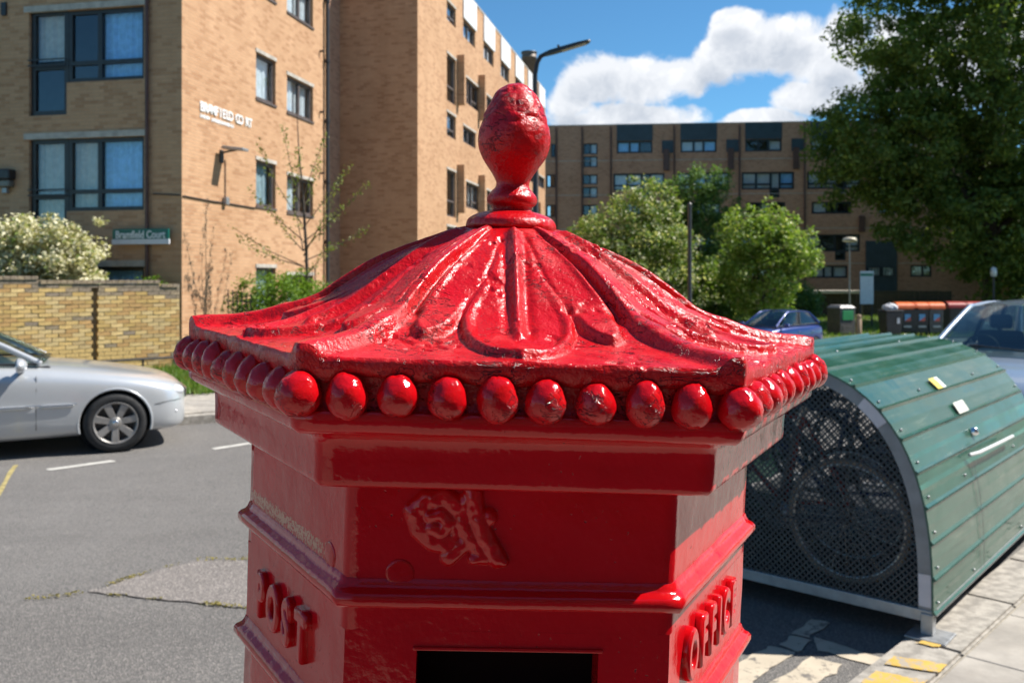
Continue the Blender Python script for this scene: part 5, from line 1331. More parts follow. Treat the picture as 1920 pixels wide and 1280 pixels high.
        for x in P['handles']:
            z = P['belt_z'](x) - .13; mb = MB(); mb.tube([(x + .10, sd * (P['yof'](x, z) + .005), z), (x + .07, sd * (P['yof'](x, z) + .035), z), (x - .07, sd * (P['yof'](x, z) + .035), z), (x - .10, sd * (P['yof'](x, z) + .005), z)], .013, 8); mb.build('door_handle', paint, c_)
        if P.get('strip_z'):
            z = P['strip_z']
            for x0, x1 in P['strips']:
                mb = MB(); mb.tube([(x, sd * (P['yof'](x, z) + .004), z) for x in np.linspace(x0, x1, 14)], [.006] + [.022] * 12 + [.006], 8); so = mb.build('rub_strip', paint, c_)
                mb = MB(); mb.tube([(x, sd * (P['yof'](x, z) + .022), z + .014) for x in np.linspace(x0 + .03, x1 - .03, 14)], .006, 6); mb.build('chrome_strip', M_CHROME, so)
        mp = Vector((P['mirror'][0], sd * P['mirror'][1], P['mirror'][2])); mb = MB()
        bmq = bmesh.new(); bmesh.ops.create_uvsphere(bmq, u_segments=20, v_segments=14, radius=1)
        for v in bmq.verts: v.co = Vector((v.co.x * .085 if v.co.x > 0 else v.co.x * .03, v.co.y * .125, v.co.z * .078 * (1 - .15 * v.co.y * sd)))
        mm = bpy.data.meshes.new('mirror'); bmq.to_mesh(mm); bmq.free(); mm.polygons.foreach_set('use_smooth', [True] * len(mm.polygons)); mo = link('mirror', mm, c_, paint); mo.location = mp
        mb = MB(); mb.bar((mp.x - .0, mp.y - sd * .06, mp.z - .05), (mp.x + .02, mp.y - sd * .20, mp.z - .075), .05, .03); mb.build('mirror_arm', M_TRIM, c_)
        for (nm, x, y, z, sx, sy, sz_, mt) in P['lamps']:
            bmq = bmesh.new(); bmesh.ops.create_uvsphere(bmq, u_segments=20, v_segments=12, radius=1); bmesh.ops.scale(bmq, vec=(sx, sy, sz_), verts=bmq.verts); mm = bpy.data.meshes.new(nm); bmq.to_mesh(mm); bmq.free()
            mm.polygons.foreach_set('use_smooth', [True] * len(mm.polygons)); lo = link(nm, mm, c_, mt); lo.location = (x, sd * y, z); lo.rotation_euler = (0, 0, -sd * radians(38))
        for pl_ in P.get('seam_lines', ()):
            mb = MB(); mb.tube([(x, sd * (P['yof'](x, z) + .001), z) for x, z in pl_], .0028, 5); mb.build('panel_gap', M_TRIM, body_o)
    # wipers, grille, bumper slot, dark cabin, seats
    mb = MB()
    for y0, y1 in ((.25, -.35), (-.25, -.75)): mb.bar(Ab + fw * .9 + Vector((.0, y0 - Ab.y, .012)), Ab + fw * .8 + Vector((-.06, y1 - Ab.y, .05)), .014)
    mb.build('wiper', M_TRIM, c_)
    zg = P['grille']; mb = MB(); mb.box((zg[0] - .04, -zg[1], zg[2]), (zg[0], zg[1], zg[3])); gr = mb.build('grille', M_TRIM, c_, .02)
    for k in range(4): mb = MB(); z = zg[2] + (zg[3] - zg[2]) * (k + .5) / 4; mb.box((zg[0] - .01, -zg[1] + .02, z - .008), (zg[0] + .008, zg[1] - .02, z + .008)); mb.build('grille_bar', M_CHROME, gr)
    mb = MB(); mb.box((Ab.x + .12, -hw * .78, Ab.z - .14), (Ab.x - .5, hw * .78, Ab.z - .03)); mb.build('dashboard', M_TRIM, c_, .03)
    for sd in (-1, 1):
        mb = MB(); x = (At.x + Ab.x) / 2 - .75; mb.box((x - .06, sd * .37 - .24, .5), (x + .08, sd * .37 + .24, Ab.z + .18)); so = mb.build('seat', M_SEAT, c_, .05); mb = MB(); mb.box((x - .05, sd * .37 - .12, Ab.z + .2), (x + .04, sd * .37 + .12, Ab.z + .36)); mb.build('head_rest', M_SEAT, so, .04)
    mb = MB(); mb.tube([(Ab.x - .42, -.36 + .18 * cos(a), Ab.z - .02 + .18 * sin(a)) for a in np.linspace(0, 2 * pi, 21)[:-1]], .014, 6, closed=True); mb.build('steering_wheel', M_TRIM, c_)
    return c_
def prof_fn(st):
    xs = [s[0] for s in st][::-1]
    def yof(x, z):
        w = np.interp(x, xs, [s[1] for s in st][::-1]); zs_ = np.interp(x, xs, [s[2] for s in st][::-1]); zh = np.interp(x, xs, [s[3] for s in st][::-1]); t = (z - zs_) / (zh - zs_)
        return float(w * np.interp(t, [0, .12, .48, .8, 1], [.90, .965, .993, .983, .953])) 
    return yof
# silver saloon
sal = [(2.20, .42, .30, .52, .60), (2.17, .62, .24, .55, .66), (2.08, .76, .20, .62, .73), (1.92, .845, .19, .69, .79), (1.62, .885, .19, .745, .855), (1.30, .90, .19, .785, .905), (.95, .905, .19, .82, .955), (.60, .91, .18, .85, .985), (.2, .91, .18, .87, 1.0), (-.5, .91, .18, .885, 1.0), (-1.2, .905, .19, .90, 1.0), (-1.75, .89, .20, .90, 1.02), (-2.2, .86, .24, .88, 1.0), (-2.45, .80, .30, .84, .96), (-2.52, .62, .34, .78, .88)]
SAL = dict(seam_lines=([(1.83, .50), (1.90, .515), (1.98, .525), (2.06, .53), (2.12, .53)],), body=sal, hw=.905, axles=(1.43, -1.43), wheel_r=.325, tyre_w=.21, spokes=7, sw=(.095, .125), lip=True,
           glass=dict(Ab=(.68, .70, .985), At=(-.05, .57, 1.37), Bb=(0, 0, 0), Bt=(0, 0, 0), Cb=(-1.78, .68, 1.03), Ct=(-1.15, .56, 1.36)), roof_bow=.04,
           side=[(.03, .40, .08, .46, 'f'), (.44, .95, .50, .93, 'r')], seams=(.66, -.45), handles=(-.25, -1.15), yof=prof_fn(sal), sill_z=.24, belt_z=lambda x: .89, strip_z=.545, strips=((1.02, .69), (.63, -.42), (-.48, -1.0)),
           mirror=(.50, 1.00, 1.0), lamps=[('headlamp', 2.02, .60, .62, .16, .13, .075, M_LAMP), ('side_lamp', 2.03, .70, .40, .03, .07, .03, M_LAMP)], grille=(2.215, .34, .50, .62))
hd = radians(64); hdir = Vector((sin(hd), cos(hd), 0)); rz_ = atan2(hdir.y, hdir.x)
wc = gp(217, 849); right = Vector((hdir.y, -hdir.x, 0)); org = wc - hdir * 1.43 - right * .905
car('parked_car', 'silver saloon car parked at the far kerb before the yellow brick wall', org, rz_, car_paint('silver metallic', (.54, .56, .58), .35, .28), SAL)
# blue hatchback across the street
hat = [(1.80, .40, .32, .52, .60), (1.76, .60, .26, .58, .68), (1.62, .74, .22, .68, .80), (1.35, .80, .20, .76, .90), (1.0, .82, .20, .82, .97), (.6, .825, .20, .87, 1.02), (0, .83, .20, .90, 1.03), (-.8, .83, .20, .92, 1.03), (-1.4, .81, .22, .93, 1.05), (-1.75, .76, .26, .90, 1.02), (-1.88, .62, .34, .80, .95), (-1.91, .45, .38, .76, .88)]
HAT = dict(body=hat, hw=.825, axles=(1.20, -1.20), wheel_r=.29, tyre_w=.19, spokes=6, sw=(.10, .10), lip=True,
           glass=dict(Ab=(.92, .66, 1.0), At=(.15, .54, 1.46), Bb=(0, 0, 0), Bt=(0, 0, 0), Cb=(-1.62, .64, 1.06), Ct=(-1.22, .50, 1.44)), roof_bow=.06,
           side=[(.05, .48, .10, .52, 'f'), (.52, .94, .56, .93, 'r')], seams=(.80, -.40), handles=(-.22, -1.0), yof=prof_fn(hat), sill_z=.26, belt_z=lambda x: .93, strip_z=.56, strips=((.74, -.36), (-.44, -.8)),
           mirror=(.70, .93, 1.04), lamps=[('headlamp', 1.55, .56, .74, .13, .13, .11, M_LAMP), ('indicator', 1.62, .66, .5, .02, .07, .02, M_AMBER)], grille=(1.80, .30, .48, .58))
bp = gpt(1455, 663); bdir = Vector((-.78, -.62, 0)).normalized()
car('parked_car', 'small dark blue hatchback parked across the street', (bp.x, bp.y, bp.z), atan2(bdir.y, bdir.x), car_paint('deep blue', (.008, .028, .17), .3, .28), HAT)
# grey blue people carrier behind the hangar
suv = [(2.22, .45, .36, .62, .74), (2.18, .66, .30, .68, .82), (2.05, .80, .26, .78, .93), (1.75, .88, .24, .86, 1.02), (1.3, .905, .24, .92, 1.09), (.95, .91, .24, .97, 1.14), (.4, .92, .24, 1.0, 1.16), (-.5, .92, .24, 1.02, 1.16), (-1.4, .91, .26, 1.03, 1.16), (-2.0, .88, .30, 1.02, 1.18), (-2.3, .80, .36, .98, 1.1), (-2.36, .6, .40, .9, 1.0)]
SUV = dict(body=suv, hw=.91, axles=(1.36, -1.36), wheel_r=.345, tyre_w=.22, spokes=5, sw=(.10, .13), lip=True,
           glass=dict(Ab=(1.08, .74, 1.135), At=(.25, .60, 1.585), Bb=(0, 0, 0), Bt=(0, 0, 0), Cb=(-2.1, .70, 1.2), Ct=(-1.65, .56, 1.56)), roof_bow=.05,
           side=[(.04, .40, .10, .42, 'f'), (.43, .72, .45, .72, 'r'), (.75, .95, .75, .94, 'q')], seams=(.95, -.2), handles=(-.05, -.9), yof=prof_fn(suv), sill_z=.3, belt_z=lambda x: 1.04, strip_z=None, strips=(),
           mirror=(.85, 1.04, 1.16), lamps=[('headlamp', 2.0, .62, .82, .16, .14, .08, M_LAMP)], grille=(2.23, .36, .58, .74))
cc = Vector((foot.x, foot.y, 0)) + L * 6.35 + E_ * 1.05
car('parked_car', 'grey blue people carrier parked behind the bike hangar', (cc.x, cc.y, 0), atan2(-L.y, -L.x), car_paint('pale grey blue', (.26, .33, .43), .35, .3), SUV)

# ------------------------------------------------------------------ trees and shrubs
M_BARK = flat('grey brown bark', (.075, .058, .045), .95, var=.35, scale=12, bump=.01)
M_LDARK = leaf_mat('dark lime tree leaf', (.11, .165, .035), (.19, .25, .06), (.33, .37, .09), .12, .48)
M_LMID = leaf_mat('mid green shrub leaf', (.095, .175, .032), (.18, .28, .055), (.48, .50, .24), .12)
M_LELD = leaf_mat('shrub leaf among cream blossom', (.105, .18, .035), (.20, .28, .06), (.68, .66, .42), .30)
M_LCON = leaf_mat('blue green leaf', (.085, .165, .05), (.15, .25, .075), (.24, .33, .10), .12)
M_LBRI = leaf_mat('bright yellow green leaf', (.15, .26, .04), (.28, .38, .07), (.54, .56, .26), .15)
M_LHED = leaf_mat('fresh hedge leaf', (.10, .20, .02), (.19, .30, .035), (.30, .40, .08), .1)
M_LCRM = leaf_mat('cream blossom', (.55, .51, .32), (.74, .70, .50), (.16, .23, .05), .16, .22)
M_LSAP = leaf_mat('young sapling leaf', (.16, .21, .05), (.27, .30, .09), None, 0)
def clumps(center, rad, n, inner=.55):
    """clump centres through an ellipsoid, more on the outside; uneven outline"""
    d = unit(n); r = inner + (1 - inner) * NPR.random(n) ** .5
    wob = np.array([1 + .42 * mnoise.noise(Vector(x) * 2.2 + Vector(center)) + .22 * mnoise.noise(Vector(x) * 5 + Vector(center)) for x in d])
    return np.array(center) + d * (r * wob)[:, None] * np.array(rad), d
def crown(name, parent, mat, ells, n_clump, per, leaf, spread, squash=.7):
    C = []; D = []
    for c, r, w in ells:
        a, b = clumps(c, r, max(4, int(n_clump * w))); C.append(a); D.append(b)
    C = np.concatenate(C); D = np.concatenate(D); n = len(C) * per
    base = np.repeat(C, per, 0); dd = np.repeat(D, per, 0); sp = np.repeat(spread * (.6 + .8 * NPR.random(len(C))), per)[:, None]
    off_ = unit(n) * (NPR.random(n) ** .45)[:, None] * sp * np.array([1, 1, squash]); P_ = base + off_
    nr = unit(n) * .8 + dd * .35 + np.array([0, 0, .75]); nr /= np.linalg.norm(nr, axis=1, keepdims=True)
    V, Fc = leaf_quads(P_, nr, np.full(n, leaf)); return link(name, np_mesh(name, V, Fc), parent, mat), C
def limbs(parent, base, top, targets, r0, name='limb'):
    base = Vector(base); top = Vector(top)
    for t in targets:
        t = Vector(t); s_ = base.lerp(top, RND.uniform(.35, 1.0)); mid = s_.lerp(t, .5) + Vector((RND.uniform(-.1, .1), RND.uniform(-.1, .1), .12)) * (t - s_).length
        mb = MB(); mb.tube([s_, s_.lerp(mid, .5) + Vector((0, 0, .03)), mid, mid.lerp(t, .6), t], [r0, r0 * .8, r0 * .6, r0 * .4, r0 * .15], 6); mb.build(name, M_BARK, parent)
def trunk(parent, pts, rads, n=12):
    mb = MB(); pts = [Vector(p) for p in pts]; mb.tube(pts, rads, n); mb.build('trunk', M_BARK, parent)
def tree(name, label, cat, base, h_trunk, r_tr, mat, ells, n_clump, per, leaf, spread, n_limb=8, group=None, squash=.7):
    b = Vector(base); t = empty(name, b); tag(t, label, cat, group)
    trunk(t, [(0, 0, -.15), (.03, .02, h_trunk * .3), (-.03, .03, h_trunk * .7), (.04, 0, h_trunk)], [r_tr * 1.35, r_tr, r_tr * .85, r_tr * .55])
    _, C = crown('crown', t, mat, ells, n_clump, per, leaf, spread, squash)
    idx = NPR.choice(len(C), min(n_limb, len(C)), replace=False); limbs(t, (0, 0, h_trunk * .4), (0, 0, h_trunk), [C[i] for i in idx], r_tr * .45); return t
# the big lime on the right
bt = Vector(((1858 - U0) / F * 50.0, 50.0, -.6)); TS = 50 / 35
tree('lime_tree', 'tall dark lime tree filling the upper right', 'tree', bt, 6.5, .45, M_LDARK,
     [((x * TS, y * TS, z * TS), (rx * TS, ry * TS * .72, rz2 * TS), w) for (x, y, z), (rx, ry, rz2), w in
      [((0, 0, 10.0), (5.2, 5.0, 5.6), .40), ((-4.0, -.5, 6.9), (3.2, 3.4, 2.4), .22), ((1.5, -1.5, 3.2), (3.6, 3.0, 2.4), .16), ((-2.0, -1, 12.0), (4.0, 4.0, 3.6), .18), ((2.8, -.8, 8.4), (4.0, 4.0, 4.5), .18), ((-.6, -.8, 4.0), (3.9, 3.6, 2.0), .12), ((1.6, -.5, 14.8), (4.6, 4.4, 3.8), .16)]], 1120, 84, .27, .86, 22)
t2 = Vector(((1985 - U0) / F * 60, 60, -.6))
tree('lime_tree', 'lighter green tree standing behind the tall dark lime at the right edge', 'tree', t2, 4, .3, M_LMID, [((0, 0, 5.6), (5.6, 5, 5.4), 1)], 300, 60, .32, .9, 10)
# shrubs across the street
def shrub(name, label, u, vtop, d, wpx, mat, n_clump, per, leaf, spread, group=None, squash=.8, lobes=5, base_z=-.6, tall=1.0):
    x = (u - U0) / F * d; top = at(u, vtop, d).z; hh = top - base_z; rx = wpx / 2 / F * d
    ells = [((0, 0, hh * .52), (rx * .74, rx * .72, hh * .42), .42), ((rx * RND.uniform(-.25, .25), 0, hh * .80), (rx * .34, rx * .34, hh * .22), .08)]
    for k in range(lobes):
        a = 2 * pi * k / lobes + RND.uniform(-.4, .4); ells.append(((rx * .58 * cos(a), rx * .5 * sin(a), hh * RND.uniform(.32, .74)), (rx * RND.uniform(.38, .60), rx * .5, hh * RND.uniform(.18, .30)), .5 / lobes))
    return tree(name, label, 'shrub' if hh < 4.5 else 'tree', (x, d, base_z), hh * .45, .10, mat, ells, n_clump, per, leaf, spread, 7, group, squash)
shrub('elder_tree', 'cream flowering elder bush left of the dark lamp column', 1205, 340, 41, 265, M_LELD, 520, 48, .17, .42, 'shrubs on the green')
shrub('evergreen_tree', 'blue green evergreen tree behind the dark lamp column', 1312, 305, 45, 165, M_LCON, 400, 55, .15, .40, 'shrubs on the green')
shrub('young_tree', 'bright yellow green bushy tree above the blue car', 1430, 385, 39, 180, M_LBRI, 380, 50, .16, .40, 'shrubs on the green')
shrub('hawthorn_bush', 'low mid green bush between the elder and the bright tree', 1345, 470, 43, 150, M_LMID, 240, 45, .15, .40, 'shrubs on the green')
shrub('laurel_bush', 'low dark bush under the bright yellow green tree', 1490, 525, 44, 120, M_LCON, 130, 45, .14, .35, 'shrubs on the green')
shrub('elder_tree', 'pale green bush showing left of the flowering elder', 1120, 405, 48, 120, M_LMID, 200, 45, .18, .4, 'shrubs on the green')
# sapling before the sunlit wall
def sapling():
    d = 19.6; b = at(578, 600, d); b.z = .15; t = empty('sapling', b); tag(t, 'thin young tree with sparse yellow green leaves before the sunlit brick wall', 'tree')
    top = at(556, 190, d) - b; pts = [Vector((0, 0, -.1)), Vector((.0, 0, 1.2)), Vector((-.05, .02, 2.4)), Vector((-.12, .02, 3.6)), Vector((top.x * .8, 0, top.z * .8)), top]
    trunk(t, pts, [.05, .042, .035, .026, .015, .006], 8); P_ = []
    ends = [(640, 330, 480), (690, 425, 490), (455, 455, 500), (480, 265, 420), (530, 240, 390), (610, 255, 380), (655, 310, 430), (600, 300, 400), (470, 355, 450), (510, 400, 470), (690, 345, 455), (545, 330, 470), (620, 460, 520), (435, 425, 500), (640, 390, 470), (560, 280, 360)]
    for k, (u, v, v0) in enumerate(ends):
        s_ = at(575 - (600 - v0) * .05, v0, d) - b; e = at(u, v, d + RND.uniform(-.9, .9)) - b; m = s_.lerp(e, .5) + Vector((0, RND.uniform(-.2, .2), -.06)); mb = MB(); q = [s_, s_.lerp(m, .5), m, m.lerp(e, .5), e]; mb.tube(q, [.014, .011, .008, .006, .003], 5); mb.build('branch', M_BARK, t)
        for a in range(60):
            f = RND.uniform(.15, 1.05) ** .7; p = s_.lerp(m, f * 2) if f < .5 else m.lerp(e, f * 2 - 1); P_.append(p + Vector((RND.gauss(0, .05), RND.gauss(0, .05), RND.gauss(0, .045))))
    P_ = np.array([tuple(p) for p in P_]); nr = unit(len(P_)) + np.array([.3, -.2, .4]); nr /= np.linalg.norm(nr, axis=1, keepdims=True); V, Fc = leaf_quads(P_, nr, np.full(len(P_), .07)); link('crown', np_mesh('crown', V, Fc), t, M_LSAP)
    # stake guard
    gm = MB()
    for a in np.linspace(0, 2 * pi, 9)[:-1]: gm.bar((.16 * cos(a), .16 * sin(a), 1.35), (.16 * cos(a), .16 * sin(a), 2.0), .012)
    for z in (1.38, 1.98): gm.tube([(.16 * cos(a), .16 * sin(a), z) for a in np.linspace(0, 2 * pi, 17)[:-1]], .009, 5, closed=True)
    gm.build('tree_guard', M_PIPE, t)
sapling()
def hedge(name, label, u0, u1, vtop, d, mat, n_clump, per, leaf, spread, base_z, cat='hedge', depth=.8):
    a = at(u0, vtop, d); b = at(u1, vtop, d); c = (a + b) / 2; rx = (b.x - a.x) / 2; hh = a.z - base_z; t = empty(name, (c.x, d, base_z)); tag(t, label, cat)
    ells = [((rx * k, 0, hh * (.55 - .08 * abs(k))), (rx * .42, depth, hh * .46), .25) for k in (-.62, -.2, .25, .66)]
    crown('foliage', t, mat, ells, n_clump, per, leaf, spread); m = MB()
    for k in range(7): x = rx * (-.8 + 1.6 * k / 6); m.tube([(x, 0, -.1), (x + .05, .05, hh * .35), (x - .04, -.05, hh * .7)], [.025, .02, .008], 5)
    m.build('stems', M_BARK, t); return t
hedge('hedge', 'bright green hedge at the foot of the sunlit brick wall', 432, 655, 512, 18.6, M_LHED, 330, 48, .07, .22, .1)
hedge('flowering_bush', 'cream flowering bush overhanging the yellow brick wall', -60, 172, 412, 17.3, M_LCRM, 420, 60, .085, .20, 1.25, 'bush', .8)
hedge('creeper', 'small leafy creeper peeping over the garden wall', 255, 318, 516, 17.9, M_LHED, 40, 20, .06, .10, 1.4, 'plant', .2)
rl = empty('railing', at(428, 600, 17.9)); tag(rl, 'short black railing beside the bright green hedge', 'railing'); rl.location.z = .15
for k in range(6): mb = MB(); mb.bar((k * .09, 0, 0), (k * .09, 0, 1.55 - .02 * k), .016); mb.build('railing_bar', M_PIPE, rl)
mb = MB(); mb.bar((-.03, 0, 1.3), (.5, 0, 1.3), .02); mb.build('railing_rail', M_PIPE, rl)

# ------------------------------------------------------------------ street lamp by the flats
lp = Vector(((1004 - U0) / F * 16.2, 16.2, .11)); sl_ = empty('street_lamp', lp); tag(sl_, 'black street lamp column with a flat lamp head beside the finial', 'street lamp')
M_LAMPB = flat('dark bronze lamp paint', (.035, .032, .03), .4, var=.2)
mb = MB(); zt = at(1003, 150, 16.2).z - lp.z
a1 = at(1003, 140, 16.2) - lp; a2 = at(1007, 118, 16.2) - lp; a3 = at(1014, 106, 16.2) - lp; a4 = at(1026, 100, 16.2) - lp
mb.tube([(0, 0, 0), (0, 0, 1.2)], .085, 12); mb.tube([(0, 0, 1.2), (0, 0, 1.25), (0, 0, zt * .9)], [.085, .06, .05], 12); mb.build('column', M_LAMPB, sl_)
mb = MB(); mb.tube([Vector((0, 0, zt * .88)), a1, a2, a3, a4], [.05, .045, .042, .04, .04], 10); mb.build('arm', M_LAMPB, sl_)
h0 = at(1021, 104, 16.2) - lp; h1 = at(1107, 78, 16.0) - lp; dd = (h1 - h0).normalized(); sd = Vector((0, 1, 0)); up = dd.cross(sd) * -1
if up.z < 0: up = -up
mb = MB(); secs = []
for t, w, th in ((0, .05, .05), (.12, .07, .06), (.3, .10, .055), (.75, .13, .04), (.95, .12, .028), (1.0, .08, .015)):
    c = h0.lerp(h1, t); secs.append([c - sd * w - up * th * .4, c + sd * w - up * th * .4, c + sd * w * .8 + up * th, c - sd * w * .8 + up * th])
mb.add([p for s_ in secs for p in s_], [(4 * i + k, 4 * i + (k + 1) % 4, 4 * i + 4 + (k + 1) % 4, 4 * i + 4 + k) for i in range(5) for k in range(4)] + [(3, 2, 1, 0), (20, 21, 22, 23)]); hdo = mb.build('lamp_head', M_LAMPB, sl_, .006)
mb = MB(); c0 = h0.lerp(h1, .38) - up * .022; c1 = h0.lerp(h1, .9) - up * .018; mb.bar(c0, c1, .17, .012, up=up); mb.build('lens', flat('frosted lamp lens', (.40, .36, .29), .3), hdo)
mb = MB(); q = h0.lerp(h1, .33) + up * .06; mb.tube([q, q + up * .05], .022, 10); mb.build('photocell', M_LAMPB, hdo)
# dark column before the shrubs
dp = at(1293, 590, 33); dp.z = ground_z(dp.x, dp.y) + .05; dc_ = empty('lamp_column', dp); tag(dc_, 'plain dark column standing before the shrubs', 'column')
mb = MB(); zt = at(1293, 383, 33).z - dp.z; mb.tube([(0, 0, 0), (0, 0, 1.4)], .12, 12); mb.tube([(0, 0, 1.4), (0, 0, 1.5), (0, 0, zt)], [.12, .085, .075], 12); mb.build('shaft', M_LAMPB, dc_)
mb = MB(); mb.tube([(0, 0, zt), (0, 0, zt + .06)], [.09, .04], 12); mb.build('cap', M_LAMPB, dc_)
mb = MB(); mb.tube([(-.09, 0, zt * .62), (.12, 0, zt * .62)], .03, 8); mb.build('bracket', M_LAMPB, dc_)
# small park lamp near the far block
pl_ = at(1593, 600, 56); pl_.z = -.6; po = empty('park_lamp', pl_); tag(po, 'slim grey park lamp with a pale flat head before the far block', 'lamp')
zt = at(1593, 452, 56).z - pl_.z; mb = MB(); mb.tube([(0, 0, 0), (0, 0, zt)], .05, 8); mb.build('column', M_GREY, po); mb = MB(); mb.lathe([(0, zt + .25), (.35, zt + .2), (.46, zt + .02), (.3, zt - .06), (0, zt - .06)], 20); mb.build('lamp_head', flat('pale lamp head', (.66, .60, .48), .5), po)

# ------------------------------------------------------------------ bins, sign, bollard, fence, shelter on the far pavement
def place(u, v): return gpt(u, v, .11)
# metal litter bin with a green panel
p = place(1577, 629); lb = empty('litter_bin', p, radians(24)); tag(lb, 'square dark grey litter bin with a green panel on the grass edge', 'bin')
M_BIN = flat('dark grey bin', (.085, .078, .075), .6, var=.2); hh = 1.36
mb = MB(); mb.box((-.44, -.40, .04), (.44, .40, hh - .14)); mb.build('bin_body', M_BIN, lb, .03)
mb = MB(); mb.add([(-.47, -.43, hh - .135), (.47, -.43, hh - .135), (.47, .43, hh - .135), (-.47, .43, hh - .135), (-.34, -.30, hh), (.34, -.30, hh), (.34, .30, hh), (-.34, .30, hh)], [(3, 2, 1, 0), (4, 5, 6, 7), (0, 1, 5, 4), (1, 2, 6, 5), (2, 3, 7, 6), (3, 0, 4, 7)]); mb.build('bin_hood', flat('grey bin hood', (.17, .16, .165), .5), lb, .02)
mb = MB(); mb.box((-.31, -.425, hh * .52), (.31, -.402, hh * .83)); mb.build('panel', flat('green notice', (.03, .26, .09), .5), lb, .008)
mb = MB(); mb.box((-.3, -.41, .12), (.3, -.402, .45)); mb.build('door_panel', M_BIN, lb, .006)
# timber bollard
p = place(1610, 633); mb = MB(); mb.lathe([(0, 1.0), (.07, .99), (.115, .95), (.12, .90), (.12, .86), (.105, .85), (.105, .82), (.12, .81), (.125, 0), (.125, -.1)], 16); o = mb.build('bollard', flat('pale weathered timber', (.30, .21, .135), .85, var=.3, scale=9), None); o.location = p; tag(o, 'round topped timber bollard on the kerb beside the litter bin', 'bollard')
# park notice on two posts
p = place(1625, 615); ns = empty('park_notice', p, radians(8)); tag(ns, 'white park notice board with a green top strip on two black posts', 'sign')
zt = at(1625, 508, p.y).z - p.z; zb = at(1625, 570, p.y).z - p.z; ww = 13.5 / F * p.y
for s_ in (-1, 1): mb = MB(); mb.tube([(s_ * ww * .85, .05, -.1), (s_ * ww * .85, .05, zt - .1)], .045, 8); mb.build('post', M_PIPE, ns)
mb = MB(); mb.box((-ww, -.02, zb), (ww, .0, zt)); mb.build('board', flat('white notice board', (.66, .66, .64), .5, var=.06), ns, .02)
mb = MB(); mb.box((-ww + .03, -.026, zt - .26), (ww - .03, -.021, zt - .12)); mb.build('green_strip', flat('green notice strip', (.03, .20, .12), .5), ns)
# black wheelie bin
M_WB = flat('black bin plastic', (.022, .022, .024), .5, var=.2)
p = place(1669, 633); wb_ = empty('wheelie_bin', p, radians(6)); tag(wb_, 'black wheeled bin with a white bag on top left of the orange lidded bins', 'bin')
mb = MB(); mb.add([(-.30, -.30, .08), (.30, -.30, .08), (.30, .30, .08), (-.30, .30, .08), (-.38, -.38, 1.12), (.38, -.38, 1.12), (.38, .38, 1.12), (-.38, .38, 1.12)], [(3, 2, 1, 0), (4, 5, 6, 7), (0, 1, 5, 4), (1, 2, 6, 5), (2, 3, 7, 6), (3, 0, 4, 7)]); mb.build('bin_body', M_WB, wb_, .04)
mb = MB(); mb.box((-.40, -.42, 1.125), (.40, .40, 1.19)); mb.build('lid', M_WB, wb_, .03)
for s_ in (-1, 1): mb = MB(); mb.lathe([(0, -.03), (.10, -.03), (.10, .03), (0, .03)], 16, 'x', (s_ * .3, .3, .10)); mb.build('wheel', M_TYRE, wb_)
mb = MB(); mb.box((.1, -.395, .62), (.22, -.375, .86)); mb.build('label_patch', flat('white bin sticker', (.6, .6, .6), .5), wb_)
bmq = bmesh.new(); bmesh.ops.create_icosphere(bmq, subdivisions=3, radius=.3)
for v in bmq.verts: v.co = Vector((v.co.x * 1.1, v.co.y * .8, max(-.1, v.co.z * .62))) * (1 + .22 * mnoise.noise(v.co * 7))
mm = bpy.data.meshes.new('rubbish_bag'); bmq.to_mesh(mm); bmq.free(); o = link('rubbish_bag', mm, None, flat('pale plastic bag', (.5, .5, .52), .4)); o.location = p + Vector((0, 0, 1.29)); tag(o, 'pale plastic bag lying on the black wheeled bin', 'bag')
# big four wheeled recycling containers
def container(u, v, label, lid, w, lab_c, body=M_WB, rz=0.0):
    p = place(u, v); c = empty('recycling_container', p, rz); tag(c, label, 'bin', 'recycling containers'); hw_ = w / 2; t = .36
    mb = MB(); mb.add([(-hw_ * .92, -t * .85, .16), (hw_ * .92, -t * .85, .16), (hw_ * .92, t * .85, .16), (-hw_ * .92, t * .85, .16), (-hw_, -t, 1.22), (hw_, -t, 1.22), (hw_, t, 1.22), (-hw_, t, 1.22)], [(3, 2, 1, 0), (4, 5, 6, 7), (0, 1, 5, 4), (1, 2, 6, 5), (2, 3, 7, 6), (3, 0, 4, 7)]); mb.build('bin_body', body, c, .03)
    n = 10; vs = []
    for i in range(n + 1):
        a = pi * i / n; y = -(t + .06) * cos(a); z = 1.24 + .26 * sin(a) ** .8; vs += [(-hw_ - .05, y, z), (hw_ + .05, y, z)]
    mb = MB(); mb.add(vs, [(2 * i, 2 * i + 1, 2 * i + 3, 2 * i + 2) for i in range(n)], True); mb.add([vs[2 * i] for i in range(n + 1)], [tuple(range(n + 1))]); mb.add([vs[2 * i + 1] for i in range(n + 1)], [tuple(range(n + 1))[::-1]]); mb.box((-hw_ - .05, -t - .06, 1.20), (hw_ + .05, t + .06, 1.24)); mb.build('lid', lid, c)
    for s_ in (-1, 1):
        for y in (-t * .6, t * .6): mb = MB(); mb.lathe([(0, -.025), (.09, -.025), (.09, .025), (0, .025)], 14, 'x', (s_ * hw_ * .75, y, .09)); mb.build('wheel', M_TYRE, c)
    if lab_c:
        mb = MB(); mb.box((-.13, -t - .012, .68), (.13, -t + .01, .98)); lo = mb.build('notice', lab_c, c); mb = MB(); mb.add([(-.13, -t - .015, .68), (.13, -t - .015, .68), (.13, -t - .015, .86)], [(0, 1, 2)]); mb.build('notice_corner', flat('red notice corner', (.55, .10, .07), .5), lo)
        mb = MB(); mb.box((-.16, -t - .012, .40), (.16, -t + .02, .48)); mb.build('handle_bar', M_GREY, c)
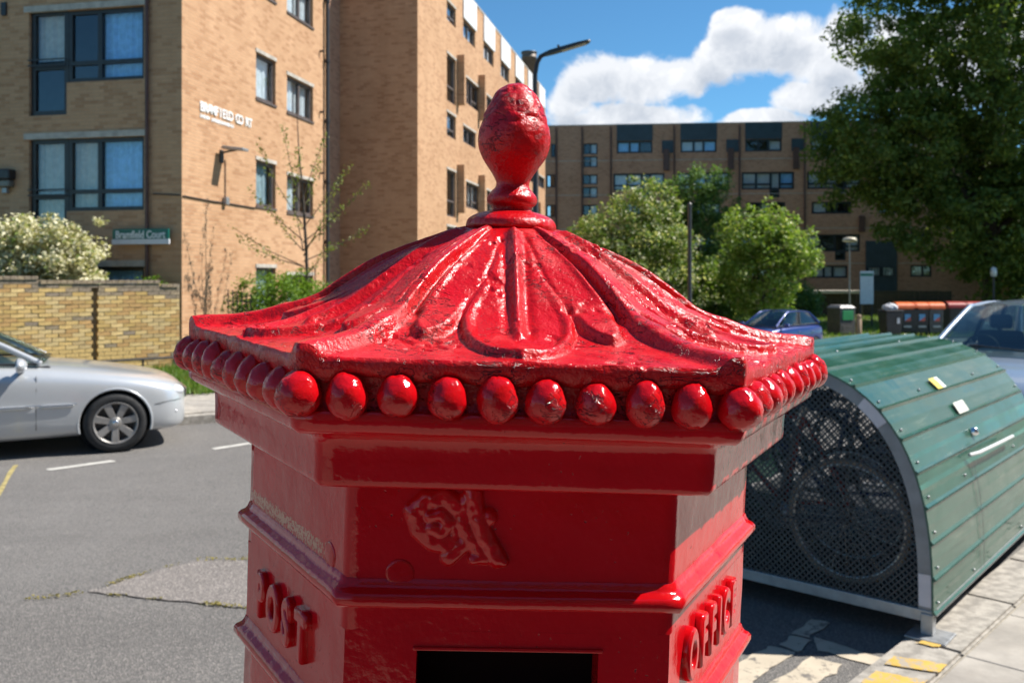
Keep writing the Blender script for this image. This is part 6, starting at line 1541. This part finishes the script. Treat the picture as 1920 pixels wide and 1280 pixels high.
M_ORL = flat('orange lid', (.70, .13, .025), .4, var=.12); M_REDL = flat('dark red lid', (.30, .025, .02), .4, var=.12); nb_ = flat('blue notice', (.12, .32, .55), .5)
container(1695, 630, 'orange lidded black recycling container, leftmost of the orange three', M_ORL, .80, nb_)
container(1722, 630, 'orange lidded black recycling container, middle of the orange three', M_ORL, .62, nb_)
container(1749, 630, 'orange lidded recycling container with a grey front, rightmost of the orange three', M_ORL, .62, nb_, M_DGREY)
container(1790, 627, 'red lidded black container left of the other red lidded one', M_REDL, .8, None); container(1822, 627, 'red lidded black container partly behind the people carrier', M_REDL, .8, None)
# timber fence before the far block
fa_ = at(1500, 560, 60); fb_ = at(1790, 560, 58.5); fn = empty('timber_fence', (fa_.x, fa_.y, -.6)); tag(fn, 'dark close boarded timber fence before the far block', 'fence'); dv = Vector((fb_.x - fa_.x, fb_.y - fa_.y, 0)); ln = dv.length; fn.rotation_euler = (0, 0, atan2(dv.y, dv.x)); M_FEN = flat('dark fence timber', (.055, .045, .033), .9, var=.35, scale=6)
bme = MB(); bme.box((0, 0, .05), (.15, .02, 1.72)); bme = bme.mesh('board'); bme.materials.append(M_FEN)
for k in range(int(ln / .165)): o = link('board', bme, fn); o.location = (k * .165, RND.uniform(-.012, .012), RND.uniform(-.02, .02))
for z in (.4, 1.4): mb = MB(); mb.bar((0, .05, z), (ln, .05, z), .08, .05); mb.build('fence_rail', M_FEN, fn)
# flat canopy of a store
sh = empty('bin_store', (at(1565, 560, 57).x, 57, -.6)); tag(sh, 'low store with a pale flat canopy behind the litter bin', 'shelter'); hw_ = 46 / F * 57; zt = at(1565, 544, 57).z + .6
mb = MB(); mb.box((-hw_, -.8, zt - .2), (hw_, .8, zt)); mb.build('canopy', flat('pale fascia', (.52, .46, .38), .7, var=.15), sh, .02)
for s_ in (-1, 1): mb = MB(); mb.bar((s_ * hw_ * .93, -.7, 0), (s_ * hw_ * .93, -.7, zt - .2), .09); mb.build('post', M_WOOD, sh)
mb = MB(); mb.box((-hw_ * .95, .6, 0), (hw_ * .95, .7, zt - .21)); mb.build('back_panel', M_FEN, sh)
# pale lantern at the edge of the park
q = at(1863, 600, 46); q.z = -.6; po = empty('park_lantern', q); tag(po, 'small pale lantern on a dark post under the tall lime tree', 'lamp'); zt = at(1863, 500, 46).z - q.z
mb = MB(); mb.tube([(0, 0, 0), (0, 0, zt - .5)], .06, 8); mb.build('column', M_PIPE, po); mb = MB(); mb.lathe([(0, zt), (.12, zt - .05), (.16, zt - .25), (.14, zt - .5), (0, zt - .5)], 14); mb.build('lantern', flat('opal lantern', (.7, .72, .74), .3), po)
bpy.context.view_layer.update()
